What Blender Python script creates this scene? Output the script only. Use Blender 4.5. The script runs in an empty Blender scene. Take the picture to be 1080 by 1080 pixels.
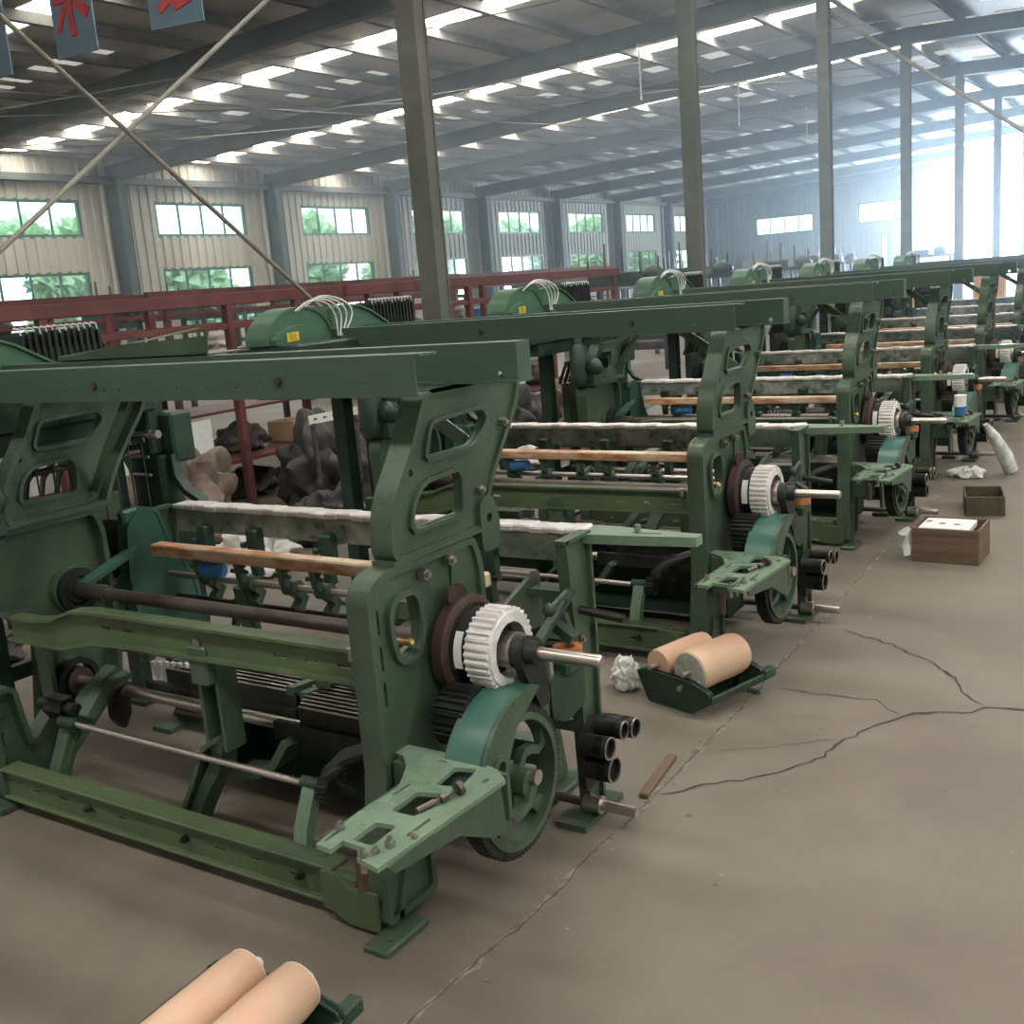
import bpy, bmesh, math, random
from mathutils import Vector, Matrix
random.seed(7)
PI = math.pi
scn = bpy.context.scene
COL = scn.collection

# ------------------------------------------------------------------ materials
def newmat(name):
    m = bpy.data.materials.new(name); m.use_nodes = True
    nt = m.node_tree
    b = nt.nodes['Principled BSDF']
    return m, nt, b

def noise_mat(name, c1, c2, scale=6.0, rough=(0.4, 0.6), metal=0.0, bump=0.0, bscale=40.0, detail=4.0, stretch=(1, 1, 1), c3=None, s3=1.5, spec=0.5):
    """two (or three) colours mixed by object-space noise, noise-driven roughness and optional bump"""
    m, nt, b = newmat(name)
    N, L = nt.nodes, nt.links
    tc = N.new('ShaderNodeTexCoord'); mp = N.new('ShaderNodeMapping'); mp.inputs['Scale'].default_value = stretch
    L.new(tc.outputs['Object'], mp.inputs['Vector'])
    n = N.new('ShaderNodeTexNoise'); n.inputs['Scale'].default_value = scale; n.inputs['Detail'].default_value = detail
    L.new(mp.outputs[0], n.inputs['Vector'])
    r = N.new('ShaderNodeValToRGB'); r.color_ramp.elements[0].position = 0.35; r.color_ramp.elements[1].position = 0.68
    r.color_ramp.elements[0].color = (*c1, 1); r.color_ramp.elements[1].color = (*c2, 1)
    L.new(n.outputs['Fac'], r.inputs['Fac'])
    col = r.outputs['Color']
    if c3:
        n3 = N.new('ShaderNodeTexNoise'); n3.inputs['Scale'].default_value = s3; n3.inputs['Detail'].default_value = 6
        L.new(mp.outputs[0], n3.inputs['Vector'])
        r3 = N.new('ShaderNodeValToRGB'); r3.color_ramp.elements[0].position = 0.5; r3.color_ramp.elements[1].position = 0.72
        L.new(n3.outputs['Fac'], r3.inputs['Fac'])
        mx = N.new('ShaderNodeMix'); mx.data_type = 'RGBA'
        L.new(r3.outputs['Color'], mx.inputs[0]); L.new(col, mx.inputs[6]); mx.inputs[7].default_value = (*c3, 1)
        col = mx.outputs[2]
    L.new(col, b.inputs['Base Color'])
    mr = N.new('ShaderNodeMapRange'); mr.inputs[3].default_value = rough[0]; mr.inputs[4].default_value = rough[1]
    L.new(n.outputs['Fac'], mr.inputs[0]); L.new(mr.outputs[0], b.inputs['Roughness'])
    b.inputs['Metallic'].default_value = metal
    b.inputs['Specular IOR Level'].default_value = spec
    if bump:
        nb = N.new('ShaderNodeTexNoise'); nb.inputs['Scale'].default_value = bscale; nb.inputs['Detail'].default_value = 5
        L.new(mp.outputs[0], nb.inputs['Vector'])
        bp = N.new('ShaderNodeBump'); bp.inputs['Strength'].default_value = bump; bp.inputs['Distance'].default_value = 0.01
        L.new(nb.outputs['Fac'], bp.inputs['Height']); L.new(bp.outputs[0], b.inputs['Normal'])
    return m

def emis_mat(name, c, s):
    m, nt, b = newmat(name)
    b.inputs['Base Color'].default_value = (*c, 1); b.inputs['Roughness'].default_value = .8
    b.inputs['Emission Color'].default_value = (*c, 1); b.inputs['Emission Strength'].default_value = s
    return m

M = {}
M['paint'] = noise_mat('cast_green_paint', (.052, .083, .053), (.074, .112, .072), 7, (.28, .5), 0, .25, 60, c3=(.038, .060, .042), s3=2.2)
M['paint_lit'] = noise_mat('lit_green_paint', (.15, .222, .155), (.20, .285, .20), 6, (.2, .38), 0, .2, 60, c3=(.105, .16, .105), s3=3)  # lighter copy of the green: brighter lighting on these parts put into colour
M['paint_yellow'] = noise_mat('yellow_green_paint', (.078, .112, .055), (.115, .158, .078), 5, (.35, .55), 0, .3, 50, c3=(.052, .074, .04), s3=2.5)
M['paint_beam'] = noise_mat('beam_green_paint', (.055, .088, .067), (.07, .11, .08), 2.0, (.35, .5), 0, .08, 60, stretch=(.3, 1, 1))  # greyer beam tone, mostly lighting put into the paint colour
M['paint_dark'] = noise_mat('dark_green_paint', (.012, .03, .02), (.03, .06, .04), 8, (.3, .55), 0, .2, 60)
M['teal'] = noise_mat('teal_paint', (.045, .125, .105), (.065, .155, .13), 6, (.25, .4), 0, .1, 40)
M['teal_dark'] = noise_mat('dark_teal_paint', (.025, .075, .06), (.04, .10, .08), 6, (.3, .45), 0, .1, 40)
M['dome_paint'] = noise_mat('dome_green_paint', (.055, .12, .075), (.072, .15, .09), 5, (.3, .45), 0, .05, 40)
M['steel'] = noise_mat('turned_steel', (.56, .49, .45), (.70, .62, .57), 3, (.28, .40), 1.0, 0, 80, stretch=(.6, 6, 6), detail=2)
M['steel_dark'] = noise_mat('oiled_dark_steel', (.09, .075, .065), (.17, .145, .125), 6, (.3, .5), .8, .1, 60, c3=(.10, .06, .045), s3=2)
M['black_iron'] = noise_mat('black_iron', (.012, .014, .013), (.035, .038, .034), 10, (.35, .6), .4, .2, 70)
M['rust'] = noise_mat('brown_iron_drum', (.06, .032, .028), (.11, .06, .05), 7, (.45, .65), .4, .3, 50, c3=(.035, .03, .028), s3=5)
M['bolt'] = noise_mat('zinc_bolt', (.28, .27, .24), (.5, .48, .42), 30, (.25, .45), .9)
M['white_wrap'] = noise_mat('white_plastic_wrap', (.66, .62, .60), (.84, .80, .78), 14, (.25, .5), 0, .8, 35)
M['grey_wrap'] = noise_mat('dusty_clear_wrap', (.10, .12, .10), (.34, .35, .31), 16, (.2, .4), 0, .8, 30, c3=(.06, .10, .07), s3=8)
M['wood_wrap'] = noise_mat('amber_taped_wood', (.42, .17, .07), (.80, .66, .48), 26, (.3, .5), 0, .5, 30, stretch=(.3, 1, 1), c3=(.62, .24, .10), s3=9)
M['brass'] = noise_mat('brass', (.7, .5, .18), (.85, .65, .3), 20, (.2, .3), 1.0)
M['label_white'] = noise_mat('white_paper_label', (.68, .68, .64), (.78, .78, .74), 20, (.6, .7))
M['yellow'] = noise_mat('yellow_sticker', (.80, .58, .02), (.85, .65, .05), 20, (.4, .5))
M['ink'] = noise_mat('dark_printed_ink', (.10, .07, .02), (.14, .10, .03), 20, (.5, .6))
M['hose'] = noise_mat('white_hose', (.55, .58, .55), (.7, .72, .7), 20, (.35, .5))
M['orange'] = noise_mat('orange_wood', (.42, .14, .05), (.55, .22, .09), 12, (.4, .6), 0, .2, 40)
M['blue'] = noise_mat('blue_plastic', (.03, .12, .32), (.05, .18, .42), 8, (.35, .5))
M['red_steel'] = noise_mat('red_oxide_paint', (.115, .035, .035), (.175, .055, .052), 4, (.45, .6), 0, .15, 40, c3=(.075, .03, .03), s3=3)
M['peach'] = noise_mat('kraft_paper_wrap', (.62, .40, .27), (.70, .48, .33), 3, (.55, .7), 0, .15, 18, c3=(.66, .36, .26), s3=4)
M['kraft_end'] = noise_mat('perforated_end', (.36, .37, .32), (.52, .52, .46), 14, (.4, .6), .2)
M['crate'] = noise_mat('brown_crate_board', (.12, .075, .05), (.20, .135, .09), 5, (.6, .8), 0, .4, 30, stretch=(.4, .4, 5), c3=(.06, .042, .03), s3=3)
M['carton'] = noise_mat('cardboard', (.38, .25, .15), (.48, .33, .2), 4, (.7, .85), 0, .2, 20)
M['foam'] = noise_mat('white_foam', (.72, .70, .66), (.82, .80, .76), 20, (.6, .7), 0, .2, 60)
M['basket'] = noise_mat('dark_basket', (.055, .05, .03), (.10, .085, .05), 12, (.5, .7), 0, .4, 40)
M['sack'] = noise_mat('woven_sack', (.13, .095, .075), (.25, .19, .155), 9, (.7, .9), 0, .8, 25, c3=(.07, .055, .045), s3=4)
M['cloth_dark'] = noise_mat('dark_tarp', (.03, .03, .028), (.07, .065, .06), 5, (.5, .8), 0, .6, 15)
M['cloth_white'] = noise_mat('white_cloth', (.55, .53, .50), (.72, .70, .66), 6, (.7, .9), 0, .6, 15)
M['scrap'] = noise_mat('mixed_dark_castings', (.03, .04, .033), (.15, .14, .12), 16, (.4, .7), .4, .8, 40, c3=(.12, .06, .04), s3=8)
M['pillar'] = noise_mat('grey_pillar_paint', (.105, .11, .095), (.15, .155, .135), 3, (.45, .6), 0, .1, 20)
M['pillar_green'] = noise_mat('wall_column_paint', (.05, .07, .065), (.08, .105, .095), 3, (.5, .7))
M['purlin'] = noise_mat('purlin_steel', (.21, .20, .175), (.28, .265, .235), 3, (.5, .7))
M['rafter'] = noise_mat('rafter_steel', (.09, .10, .09), (.13, .14, .125), 2, (.5, .7))
M['roof'] = noise_mat('roof_insulation_foil', (.36, .33, .285), (.50, .46, .40), .35, (.4, .6), 0, .3, 3, c3=(.27, .24, .205), s3=.6)
M['frame_green'] = noise_mat('window_frame_green', (.045, .12, .09), (.06, .16, .12), 6, (.4, .5))
M['rod'] = noise_mat('brace_rod', (.22, .20, .17), (.30, .28, .24), 6, (.5, .7))
M['wire'] = noise_mat('grey_wire', (.20, .20, .18), (.28, .28, .25), 6, (.5, .7))
M['banner'] = noise_mat('blue_banner_board', (.14, .22, .30), (.20, .30, .38), 3, (.5, .7))
M['banner_red'] = noise_mat('red_brush_lettering', (.55, .05, .07), (.70, .09, .11), 6, (.5, .7))
M['panel_tan'] = noise_mat('tan_board', (.55, .32, .2), (.62, .40, .26), 3, (.6, .8))
M['leaf'] = noise_mat('foliage', (.30, .42, .25), (.52, .66, .44), 3, (.6, .8), 0, 1, 6)
M['bark'] = noise_mat('bark', (.10, .07, .05), (.18, .13, .09), 8, (.8, .9))
M['crack'] = noise_mat('crack_dirt', (.035, .028, .022), (.07, .055, .045), 20, (.8, .95))
M['joint'] = noise_mat('worn_joint_mortar', (.13, .11, .09), (.26, .23, .19), 25, (.8, .95), 0, .8, 60, c3=(.35, .32, .27), s3=12)
M['dirt'] = noise_mat('dark_stain', (.08, .07, .058), (.13, .115, .095), 8, (.7, .9))
M['clear'] = noise_mat('crumpled_clear_plastic', (.5, .52, .5), (.8, .8, .76), 16, (.15, .3), 0, 1, 20)
M['sky_bright'] = emis_mat('daylit_skylight_sheet', (1.0, .97, .90), 19.0)
M['sky_mid'] = emis_mat('dimmed_skylight_sheet', (1.0, .97, .90), 4.5)  # glow turned down on near strips to darken the left foreground floor
M['sky_dim'] = emis_mat('grimy_skylight_sheet', (.92, .93, .88), .42)

# glass
m, nt, b = newmat('window_glass')
for n in list(nt.nodes):
    if n.type != 'OUTPUT_MATERIAL': nt.nodes.remove(n)
out = [n for n in nt.nodes if n.type == 'OUTPUT_MATERIAL'][0]
tr = nt.nodes.new('ShaderNodeBsdfTransparent'); tr.inputs[0].default_value = (.86, .97, .92, 1)
gl = nt.nodes.new('ShaderNodeBsdfGlossy'); gl.inputs['Roughness'].default_value = .1
mx = nt.nodes.new('ShaderNodeMixShader'); mx.inputs[0].default_value = .06
nt.links.new(tr.outputs[0], mx.inputs[1]); nt.links.new(gl.outputs[0], mx.inputs[2]); nt.links.new(mx.outputs[0], out.inputs[0])
M['glass'] = m

# cladding wall: vertical ribs
def cladding(name, axis):
    m, nt, b = newmat(name); N, L = nt.nodes, nt.links
    tc = N.new('ShaderNodeTexCoord')
    n = N.new('ShaderNodeTexNoise'); n.inputs['Scale'].default_value = .6; n.inputs['Detail'].default_value = 6
    mp = N.new('ShaderNodeMapping'); mp.inputs['Scale'].default_value = (1, 1, .3)
    L.new(tc.outputs['Object'], mp.inputs[0]); L.new(mp.outputs[0], n.inputs['Vector'])
    r = N.new('ShaderNodeValToRGB'); r.color_ramp.elements[0].position = .3; r.color_ramp.elements[1].position = .7
    r.color_ramp.elements[0].color = (.40, .375, .31, 1); r.color_ramp.elements[1].color = (.56, .53, .45, 1)
    L.new(n.outputs['Fac'], r.inputs[0]); L.new(r.outputs[0], b.inputs['Base Color'])
    b.inputs['Roughness'].default_value = .6
    return m
M['cladding'] = cladding('beige_cladding', 'y')

# concrete floor
m, nt, b = newmat('worn_concrete'); N, L = nt.nodes, nt.links
tc = N.new('ShaderNodeTexCoord')
def NZ(sc, det, x=1, y=1):
    mp = N.new('ShaderNodeMapping'); mp.inputs['Scale'].default_value = (x, y, 1)
    L.new(tc.outputs['Object'], mp.inputs[0])
    n = N.new('ShaderNodeTexNoise'); n.inputs['Scale'].default_value = sc; n.inputs['Detail'].default_value = det
    L.new(mp.outputs[0], n.inputs['Vector']); return n
n1, n2, n3, n4 = NZ(.9, 6), NZ(4.0, 5), NZ(60, 3), NZ(2.2, 8, 1, .5)
r1 = N.new('ShaderNodeValToRGB'); r1.color_ramp.elements[0].position = .35; r1.color_ramp.elements[1].position = .66
r1.color_ramp.elements[0].color = (.148, .122, .098, 1); r1.color_ramp.elements[1].color = (.215, .188, .152, 1)
L.new(n1.outputs['Fac'], r1.inputs[0])
mx1 = N.new('ShaderNodeMix'); mx1.data_type = 'RGBA'; mx1.blend_type = 'MULTIPLY'; mx1.inputs[0].default_value = 1
r2 = N.new('ShaderNodeValToRGB'); r2.color_ramp.elements[0].position = .3; r2.color_ramp.elements[0].color = (.80, .775, .76, 1); r2.color_ramp.elements[1].position = .7
L.new(n2.outputs['Fac'], r2.inputs[0]); L.new(r1.outputs[0], mx1.inputs[6]); L.new(r2.outputs[0], mx1.inputs[7])
mx2 = N.new('ShaderNodeMix'); mx2.data_type = 'RGBA'; mx2.blend_type = 'MIX'
r4 = N.new('ShaderNodeValToRGB'); r4.color_ramp.elements[0].position = .60; r4.color_ramp.elements[1].position = .78
r4.color_ramp.elements[1].color = (.6, .6, .6, 1)
L.new(n4.outputs['Fac'], r4.inputs[0]); L.new(r4.outputs[0], mx2.inputs[0]); L.new(mx1.outputs[2], mx2.inputs[6]); mx2.inputs[7].default_value = (.085, .065, .055, 1)
L.new(mx2.outputs[2], b.inputs['Base Color'])
mr = N.new('ShaderNodeMapRange'); mr.inputs[3].default_value = .42; mr.inputs[4].default_value = .7
L.new(n2.outputs['Fac'], mr.inputs[0]); L.new(mr.outputs[0], b.inputs['Roughness'])
bp = N.new('ShaderNodeBump'); bp.inputs['Strength'].default_value = .15; bp.inputs['Distance'].default_value = .004
L.new(n3.outputs['Fac'], bp.inputs['Height']); L.new(bp.outputs[0], b.inputs['Normal'])
M['floor'] = m

# ------------------------------------------------------------------ geometry helpers
def area2(p): return sum(p[i][0]*p[(i+1) % len(p)][1]-p[(i+1) % len(p)][0]*p[i][1] for i in range(len(p)))
def fillet(poly, r=.02, n=4):
    out = []
    k = len(poly)
    for i in range(k):
        p = Vector(poly[i]); a = Vector(poly[i-1])-p; c = Vector(poly[(i+1) % k])-p
        d = min(r, a.length*.45, c.length*.45)
        s = p+a.normalized()*d; e = p+c.normalized()*d
        for j in range(n+1):
            t = j/n
            out.append(tuple(s*(1-t)**2+p*2*t*(1-t)+e*t*t))
    return out
def offset(poly, w):
    """offset a closed polygon inwards by w"""
    s = 1 if area2(poly) > 0 else -1
    out = []; k = len(poly)
    for i in range(k):
        p = Vector(poly[i]); a = (p-Vector(poly[i-1])); c = (Vector(poly[(i+1) % k])-p)
        if a.length < 1e-9: a = c
        if c.length < 1e-9: c = a
        na = Vector((-a.y, a.x)).normalized()*s; nc = Vector((-c.y, c.x)).normalized()*s
        q = (na+nc); l = q.length
        if l < 1e-6: q = na
        else: q = q/l/max(.4, (q/l).dot(na))
        out.append(tuple(p+q*w))
    return out
def circ(cx, cy, r, n=24, a0=0): return [(cx+r*math.cos(a0+2*PI*i/n), cy+r*math.sin(a0+2*PI*i/n)) for i in range(n)]
def gearpoly(cx, cy, r, teeth, h, a0=0):
    o = []
    for i in range(teeth):
        for f, rr in ((0, r-h), (.22, r), (.5, r), (.72, r-h)):
            a = a0+2*PI*(i+f)/teeth; o.append((cx+rr*math.cos(a), cy+rr*math.sin(a)))
    return o
def slot(cx, cy, l, h, ang=0, n=3):
    o = []
    for s in (1, -1):
        for j in range(n+1):
            a = -PI/2*s+PI*j/n*s if False else (-PI/2+PI*j/n if s == 1 else PI/2+PI*j/n)
            o.append((s*(l/2-h/2)+h/2*math.cos(a), h/2*math.sin(a)))
    c, s_ = math.cos(ang), math.sin(ang)
    return [(cx+x*c-y*s_, cy+x*s_+y*c) for x, y in o]

class MB:
    """collects shapes in world coordinates of the first loom (or of a prop) into one mesh"""
    def __init__(s): s.bm = bmesh.new()
    def box(s, x0, x1, y0, y1, z0, z1, bev=0.0, rot=None, jit=0):
        r = bmesh.ops.create_cube(s.bm, size=1.0); vs = r['verts']
        c = Vector(((x0+x1)/2, (y0+y1)/2, (z0+z1)/2)); sz = Vector((x1-x0, y1-y0, z1-z0))
        for v in vs:
            v.co = Vector((v.co.x*sz.x, v.co.y*sz.y, v.co.z*sz.z))
        if bev:
            es = list({e for v in vs for e in v.link_edges})
            rr = bmesh.ops.bevel(s.bm, geom=es, offset=bev, segments=1, affect='EDGES')
            vs = list({v for f in rr['faces'] for v in f.verts} | {v for v in vs if v.is_valid})
        for v in vs:
            if rot is not None: v.co = rot @ v.co
            v.co += c
        return s
    def cyl(s, p0, p1, r, r2=None, seg=16, cap=True):
        p0, p1 = Vector(p0), Vector(p1); d = p1-p0
        q = d.to_track_quat('Z', 'Y').to_matrix().to_4x4()
        mat = Matrix.Translation((p0+p1)/2) @ q
        bmesh.ops.create_cone(s.bm, cap_ends=cap, segments=seg, radius1=r, radius2=r if r2 is None else r2, depth=d.length, matrix=mat)
        return s
    def tube(s, pts, r, seg=8):
        pts = [Vector(p) for p in pts]; rings = []
        up = Vector((0.13, .21, 1)).normalized()
        for i, p in enumerate(pts):
            t = (pts[min(i+1, len(pts)-1)]-pts[max(i-1, 0)]).normalized()
            u = t.cross(up)
            if u.length < 1e-3: u = t.cross(Vector((1, 0, 0)))
            u.normalize(); w = t.cross(u)
            rr = r[i] if isinstance(r, (list, tuple)) else r
            rings.append([s.bm.verts.new(p+(u*math.cos(2*PI*k/seg)+w*math.sin(2*PI*k/seg))*rr) for k in range(seg)])
        for a, b_ in zip(rings, rings[1:]):
            for k in range(seg): s.bm.faces.new((a[k], a[(k+1) % seg], b_[(k+1) % seg], b_[k]))
        s.bm.faces.new(rings[0][::-1]); s.bm.faces.new(rings[-1])
        return s
    def prism(s, poly, axis, a, b_, holes=()):
        def P(u, v, w): return {'x': (w, u, v), 'y': (u, w, v), 'z': (u, v, w)}[axis]
        if not holes:
            A = [s.bm.verts.new(P(*p, a)) for p in poly]; B = [s.bm.verts.new(P(*p, b_)) for p in poly]
            if len(poly) < 5:
                s.bm.faces.new(A); s.bm.faces.new(B[::-1])
            else:
                for V in (A, B):
                    es = [s.bm.edges.new((V[i], V[(i+1) % len(V)])) for i in range(len(V))]
                    bmesh.ops.triangle_fill(s.bm, use_beauty=False, edges=es)
            for i in range(len(A)):
                j = (i+1) % len(A)
                s.bm.faces.new((A[i], A[j], B[j], B[i]))
            return s
        loops = [poly]+list(holes)
        for w in (a, b_):
            es = []
            for lp in loops:
                V = [s.bm.verts.new(P(*p, w)) for p in lp]
                es += [s.bm.edges.new((V[i], V[(i+1) % len(V)])) for i in range(len(V))]
            bmesh.ops.triangle_fill(s.bm, use_beauty=False, edges=es)
        for lp in loops:
            A = [s.bm.verts.new(P(*p, a)) for p in lp]; B = [s.bm.verts.new(P(*p, b_)) for p in lp]
            for i in range(len(lp)):
                j = (i+1) % len(lp); s.bm.faces.new((A[i], A[j], B[j], B[i]))
        return s
    def rim(s, poly, w, axis, a, b_):
        """raised band of width w just inside a closed outline"""
        q = offset(poly, w)
        def P(u, v, t): return {'x': (t, u, v), 'y': (u, t, v), 'z': (u, v, t)}[axis]
        R = [[s.bm.verts.new(P(*p, t)) for p in pl] for pl, t in ((poly, a), (poly, b_), (q, b_), (q, a))]
        k = len(poly)
        for i in range(k):
            j = (i+1) % k
            for m_ in range(4):
                A, B = R[m_], R[(m_+1) % 4]
                s.bm.faces.new((A[i], A[j], B[j], B[i]))
        return s
    def strip(s, pts, w, axis, a, b_):
        """open band following a 2D path, thickness w"""
        L_, R_ = [], []
        for i, p in enumerate(pts):
            p = Vector(p); t = Vector(pts[min(i+1, len(pts)-1)])-Vector(pts[max(i-1, 0)]); t.normalize()
            n = Vector((-t.y, t.x))*w/2
            L_.append(tuple(p+n)); R_.append(tuple(p-n))
        return s.prism(L_+R_[::-1], axis, a, b_)
    def ico(s, c, r, sub=2, sq=(1, 1, 1), amp=0, seed=0, fr=3):
        rr = bmesh.ops.create_icosphere(s.bm, subdivisions=sub, radius=1)
        from mathutils import noise
        for v in rr['verts']:
            n = v.co.normalized()
            k = 1+amp*noise.noise(n*fr+Vector((seed*7.3, seed*1.7, seed)))
            v.co = Vector((c[0]+n.x*r*sq[0]*k, c[1]+n.y*r*sq[1]*k, c[2]+n.z*r*sq[2]*k))
        return s
    def bump(s, amp, fr, seed=0):
        from mathutils import noise
        for v in s.bm.verts:
            v.co += Vector((noise.noise(v.co*fr+Vector((seed, 0, 9))), noise.noise(v.co*fr+Vector((5, seed, 0))), noise.noise(v.co*fr+Vector((0, 3, seed)))))*amp
        return s
    def settle(s):
        for v in s.bm.verts: v.co.z = max(v.co.z, 0)
        return s
    def mesh(s, name, mat, O=(0, 0, 0), smooth=35):
        bmesh.ops.remove_doubles(s.bm, verts=s.bm.verts, dist=1e-5)
        bmesh.ops.recalc_face_normals(s.bm, faces=s.bm.faces)
        bmesh.ops.translate(s.bm, verts=s.bm.verts, vec=-Vector(O))
        me = bpy.data.meshes.new(name); 
        ang = math.radians(smooth)
        for f in s.bm.faces: f.smooth = True
        for e in s.bm.edges:
            if len(e.link_faces) != 2 or e.calc_face_angle(0) > ang: e.smooth = False
        s.bm.to_mesh(me); s.bm.free()
        me.materials.append(mat)
        return me
    def build(s, name, mat, parent=None, O=(0, 0, 0), label=None, loc=None, smooth=35):
        me = s.mesh(name, mat, O, smooth)
        o = bpy.data.objects.new(name, me); COL.objects.link(o)
        if parent is not None: o.parent = parent
        elif loc is None: o.location = O
        if loc is not None: o.location = loc
        if label: o['label'] = label
        return o
def tag(o, label, cat, group=None, kind=None):
    if label: o['label'] = label
    if cat: o['category'] = cat
    if group: o['group'] = group
    if kind: o['kind'] = kind
    return o
def thing(name, label, cat, loc=(0, 0, 0), rz=0, group=None):
    o = bpy.data.objects.new(name, None); COL.objects.link(o); o.location = loc; o.rotation_euler = (0, 0, rz); o.empty_display_size = .1
    return tag(o, label, cat, group)
def struct(o): o['kind'] = 'structure'; return o
def copy_tree(o, parent=None):
    c = o.copy(); COL.objects.link(c)
    if parent is not None: c.parent = parent
    for ch in list(o.children): copy_tree(ch, c)
    return c

# ------------------------------------------------------------------ the building
BAY = 6.05; XW = -26.0; XE = 14.0; YB = -14.0; YE = 64.5; XR = -6.05
def zroof(x): return 6.0+.038*(x+26) if x < XR else 6.0+.038*(XR+26)-.038*(x-XR)
f = MB(); f.box(XW, XE, YB, YE, -.2, 0); struct(f.build('floor', M['floor']))
g = MB(); g.box(-90, 60, -60, 160, -.4, -.21); struct(g.build('ground', M['dirt']))

def cladding_strip(mb, axis, pos, u0, u1, z0, z1, d=.035):
    """corrugated sheet between u0..u1 (along Y for axis x, along X for axis y)"""
    pts = []; n = max(1, int((u1-u0)/.30)); st = (u1-u0)/n
    for i in range(n):
        u = u0+i*st
        pts += [(u, 0), (u+st*.35, 0), (u+st*.45, d), (u+st*.9, d)]
    pts.append((u1, 0))
    A = []; B = []
    for u, w in pts:
        p = (pos+w, u) if axis == 'x' else (u, pos-w)
        A.append(mb.bm.verts.new((p[0], p[1], z0))); B.append(mb.bm.verts.new((p[0], p[1], z1)))
    for i in range(len(A)-1): mb.bm.faces.new((A[i], A[i+1], B[i+1], B[i]))
def wall_with_holes(name, axis, pos, u0, u1, zt, holes, d=.035, back=.12):
    mb = MB(); us = sorted({u0, u1} | {h[0] for h in holes} | {h[1] for h in holes})
    for a, b_ in zip(us, us[1:]):
        mid = (a+b_)/2; hs = sorted([h for h in holes if h[0] < mid < h[1]], key=lambda h: h[2])
        z = 0
        for h in hs+[(0, 0, zt, zt)]:
            if h[2] > z+.001:
                cladding_strip(mb, axis, pos, a, b_, z, h[2], d)
                if axis == 'x': mb.box(pos-back if d > 0 else pos+.001, pos-.001 if d > 0 else pos+back, a, b_, z, h[2])
                else: mb.box(a, b_, pos+.001, pos+back, z, h[2])
            z = h[3]
    return struct(mb.build(name, M['cladding'], smooth=20))
winL = []
wc0 = 23.45
wcs = [wc0+BAY*k for k in range(-6, 7)]
for c in wcs: winL += [(c-1.75, c+1.75, 3.92, 4.87), (c-1.75, c+1.75, 1.15, 2.97)]
wall_with_holes('wall_left', 'x', XW, YB, YE, zroof(XW)+.03, winL)
wall_with_holes('wall_right', 'x', XE, YB, YE, zroof(XE)+.03, winL, d=-.035)
winE = [(-23.6, -20.1, 3.45, 4.45), (-17.5, -14.9, 3.6, 4.7), (-16.25, -15.85, .3, 2.9), (-11.8, -6.4, 0.02, 4.9), (-4.5, -1, 3.6, 4.7), (2, 6, 3.6, 4.7)]
winE_ = [h for h in winE if h[0] != -16.25]
wall_with_holes('wall_far', 'y', YE, XW, XE, 6.0, winE)
mbp = MB(); mbp.prism([(XW, 6.0), (XE, 6.0), (XR, zroof(XR))], 'y', YE, YE+.1); struct(mbp.build('wall_gable', M['cladding']))
mb = MB(); mb.box(XW, XE, YB-.1, YB, 0, 6.8); struct(mb.build('wall_back', M['cladding']))

wn = 0
def window(axis, pos, u0, u1, z0, z1, nm, bars, inward=1):
    global wn; wn += 1
    fr = MB()
    def bx(a, b_, c, d_, t=.035):
        if axis == 'x': fr.box(pos-t, pos+t+.02*inward, a, b_, c, d_)
        else: fr.box(a, b_, pos-t-.02, pos+t, c, d_)
    w = .06
    bx(u0-.03, u1+.03, z0-.04, z0+w); bx(u0-.03, u1+.03, z1-w, z1+.04); bx(u0-.03, u0+w, z0+w, z1-w); bx(u1-w, u1+.03, z0+w, z1-w)
    for i in range(1, nm):
        u = u0+(u1-u0)*i/nm; bx(u-.022, u+.022, z0+w, z1-w, .02)
    for zb in bars: bx(u0+w, u1-w, zb-.025, zb+.025, .021)
    o = struct(fr.build('window_%d' % wn, M['frame_green']))
    g_ = MB()
    if axis == 'x': g_.box(pos-.004, pos+.004, u0, u1, z0, z1)
    else: g_.box(u0, u1, pos-.004, pos+.004, z0, z1)
    p = g_.build('pane', M['glass']); p.parent = o
    return o
for c in wcs:
    window('x', XW-.05, c-1.75, c+1.75, 3.92, 4.87, 4, [])
    window('x', XW-.05, c-1.75, c+1.75, 1.15, 2.97, 4, [2.25])
for c in wcs:
    window('x', XE+.05, c-1.75, c+1.75, 3.92, 4.87, 4, [], -1); window('x', XE+.05, c-1.75, c+1.75, 1.15, 2.97, 4, [2.25], -1)
for h in winE_:
    if h[2] > 1: window('y', YE+.05, *h, 4, [])
window('y', YE+.05, -16.25, -15.85, .3, 2.9, 1, [])
dr = MB()
for a, b_, c, d_ in ((-11.9, -11.72, 0, 5.0), (-6.48, -6.3, 0, 5.0), (-11.72, -6.48, 4.84, 5.0)): dr.box(a, b_, YE-.1, YE+.15, c, d_)
struct(dr.build('door_1', M['frame_green']))

# roof sheet, pitched, with slots left open for the skylights
yc = [17.25+BAY*k for k in range(-5, 8)]
SW = .33
rf = MB(); edges = [YB]
for c in yc: edges += [c-SW, c+SW]
edges.append(YE)
for i in range(0, len(edges), 2):
    a, b_ = edges[i], edges[i+1]
    for x0, x1 in ((XW, XR), (XR, XE)):
        rf.prism([(x0, zroof(x0)), (x1, zroof(x1)), (x1, zroof(x1)+.08), (x0, zroof(x0)+.08)], 'y', a, b_)
struct(rf.build('ceiling', M['roof']))
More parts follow.
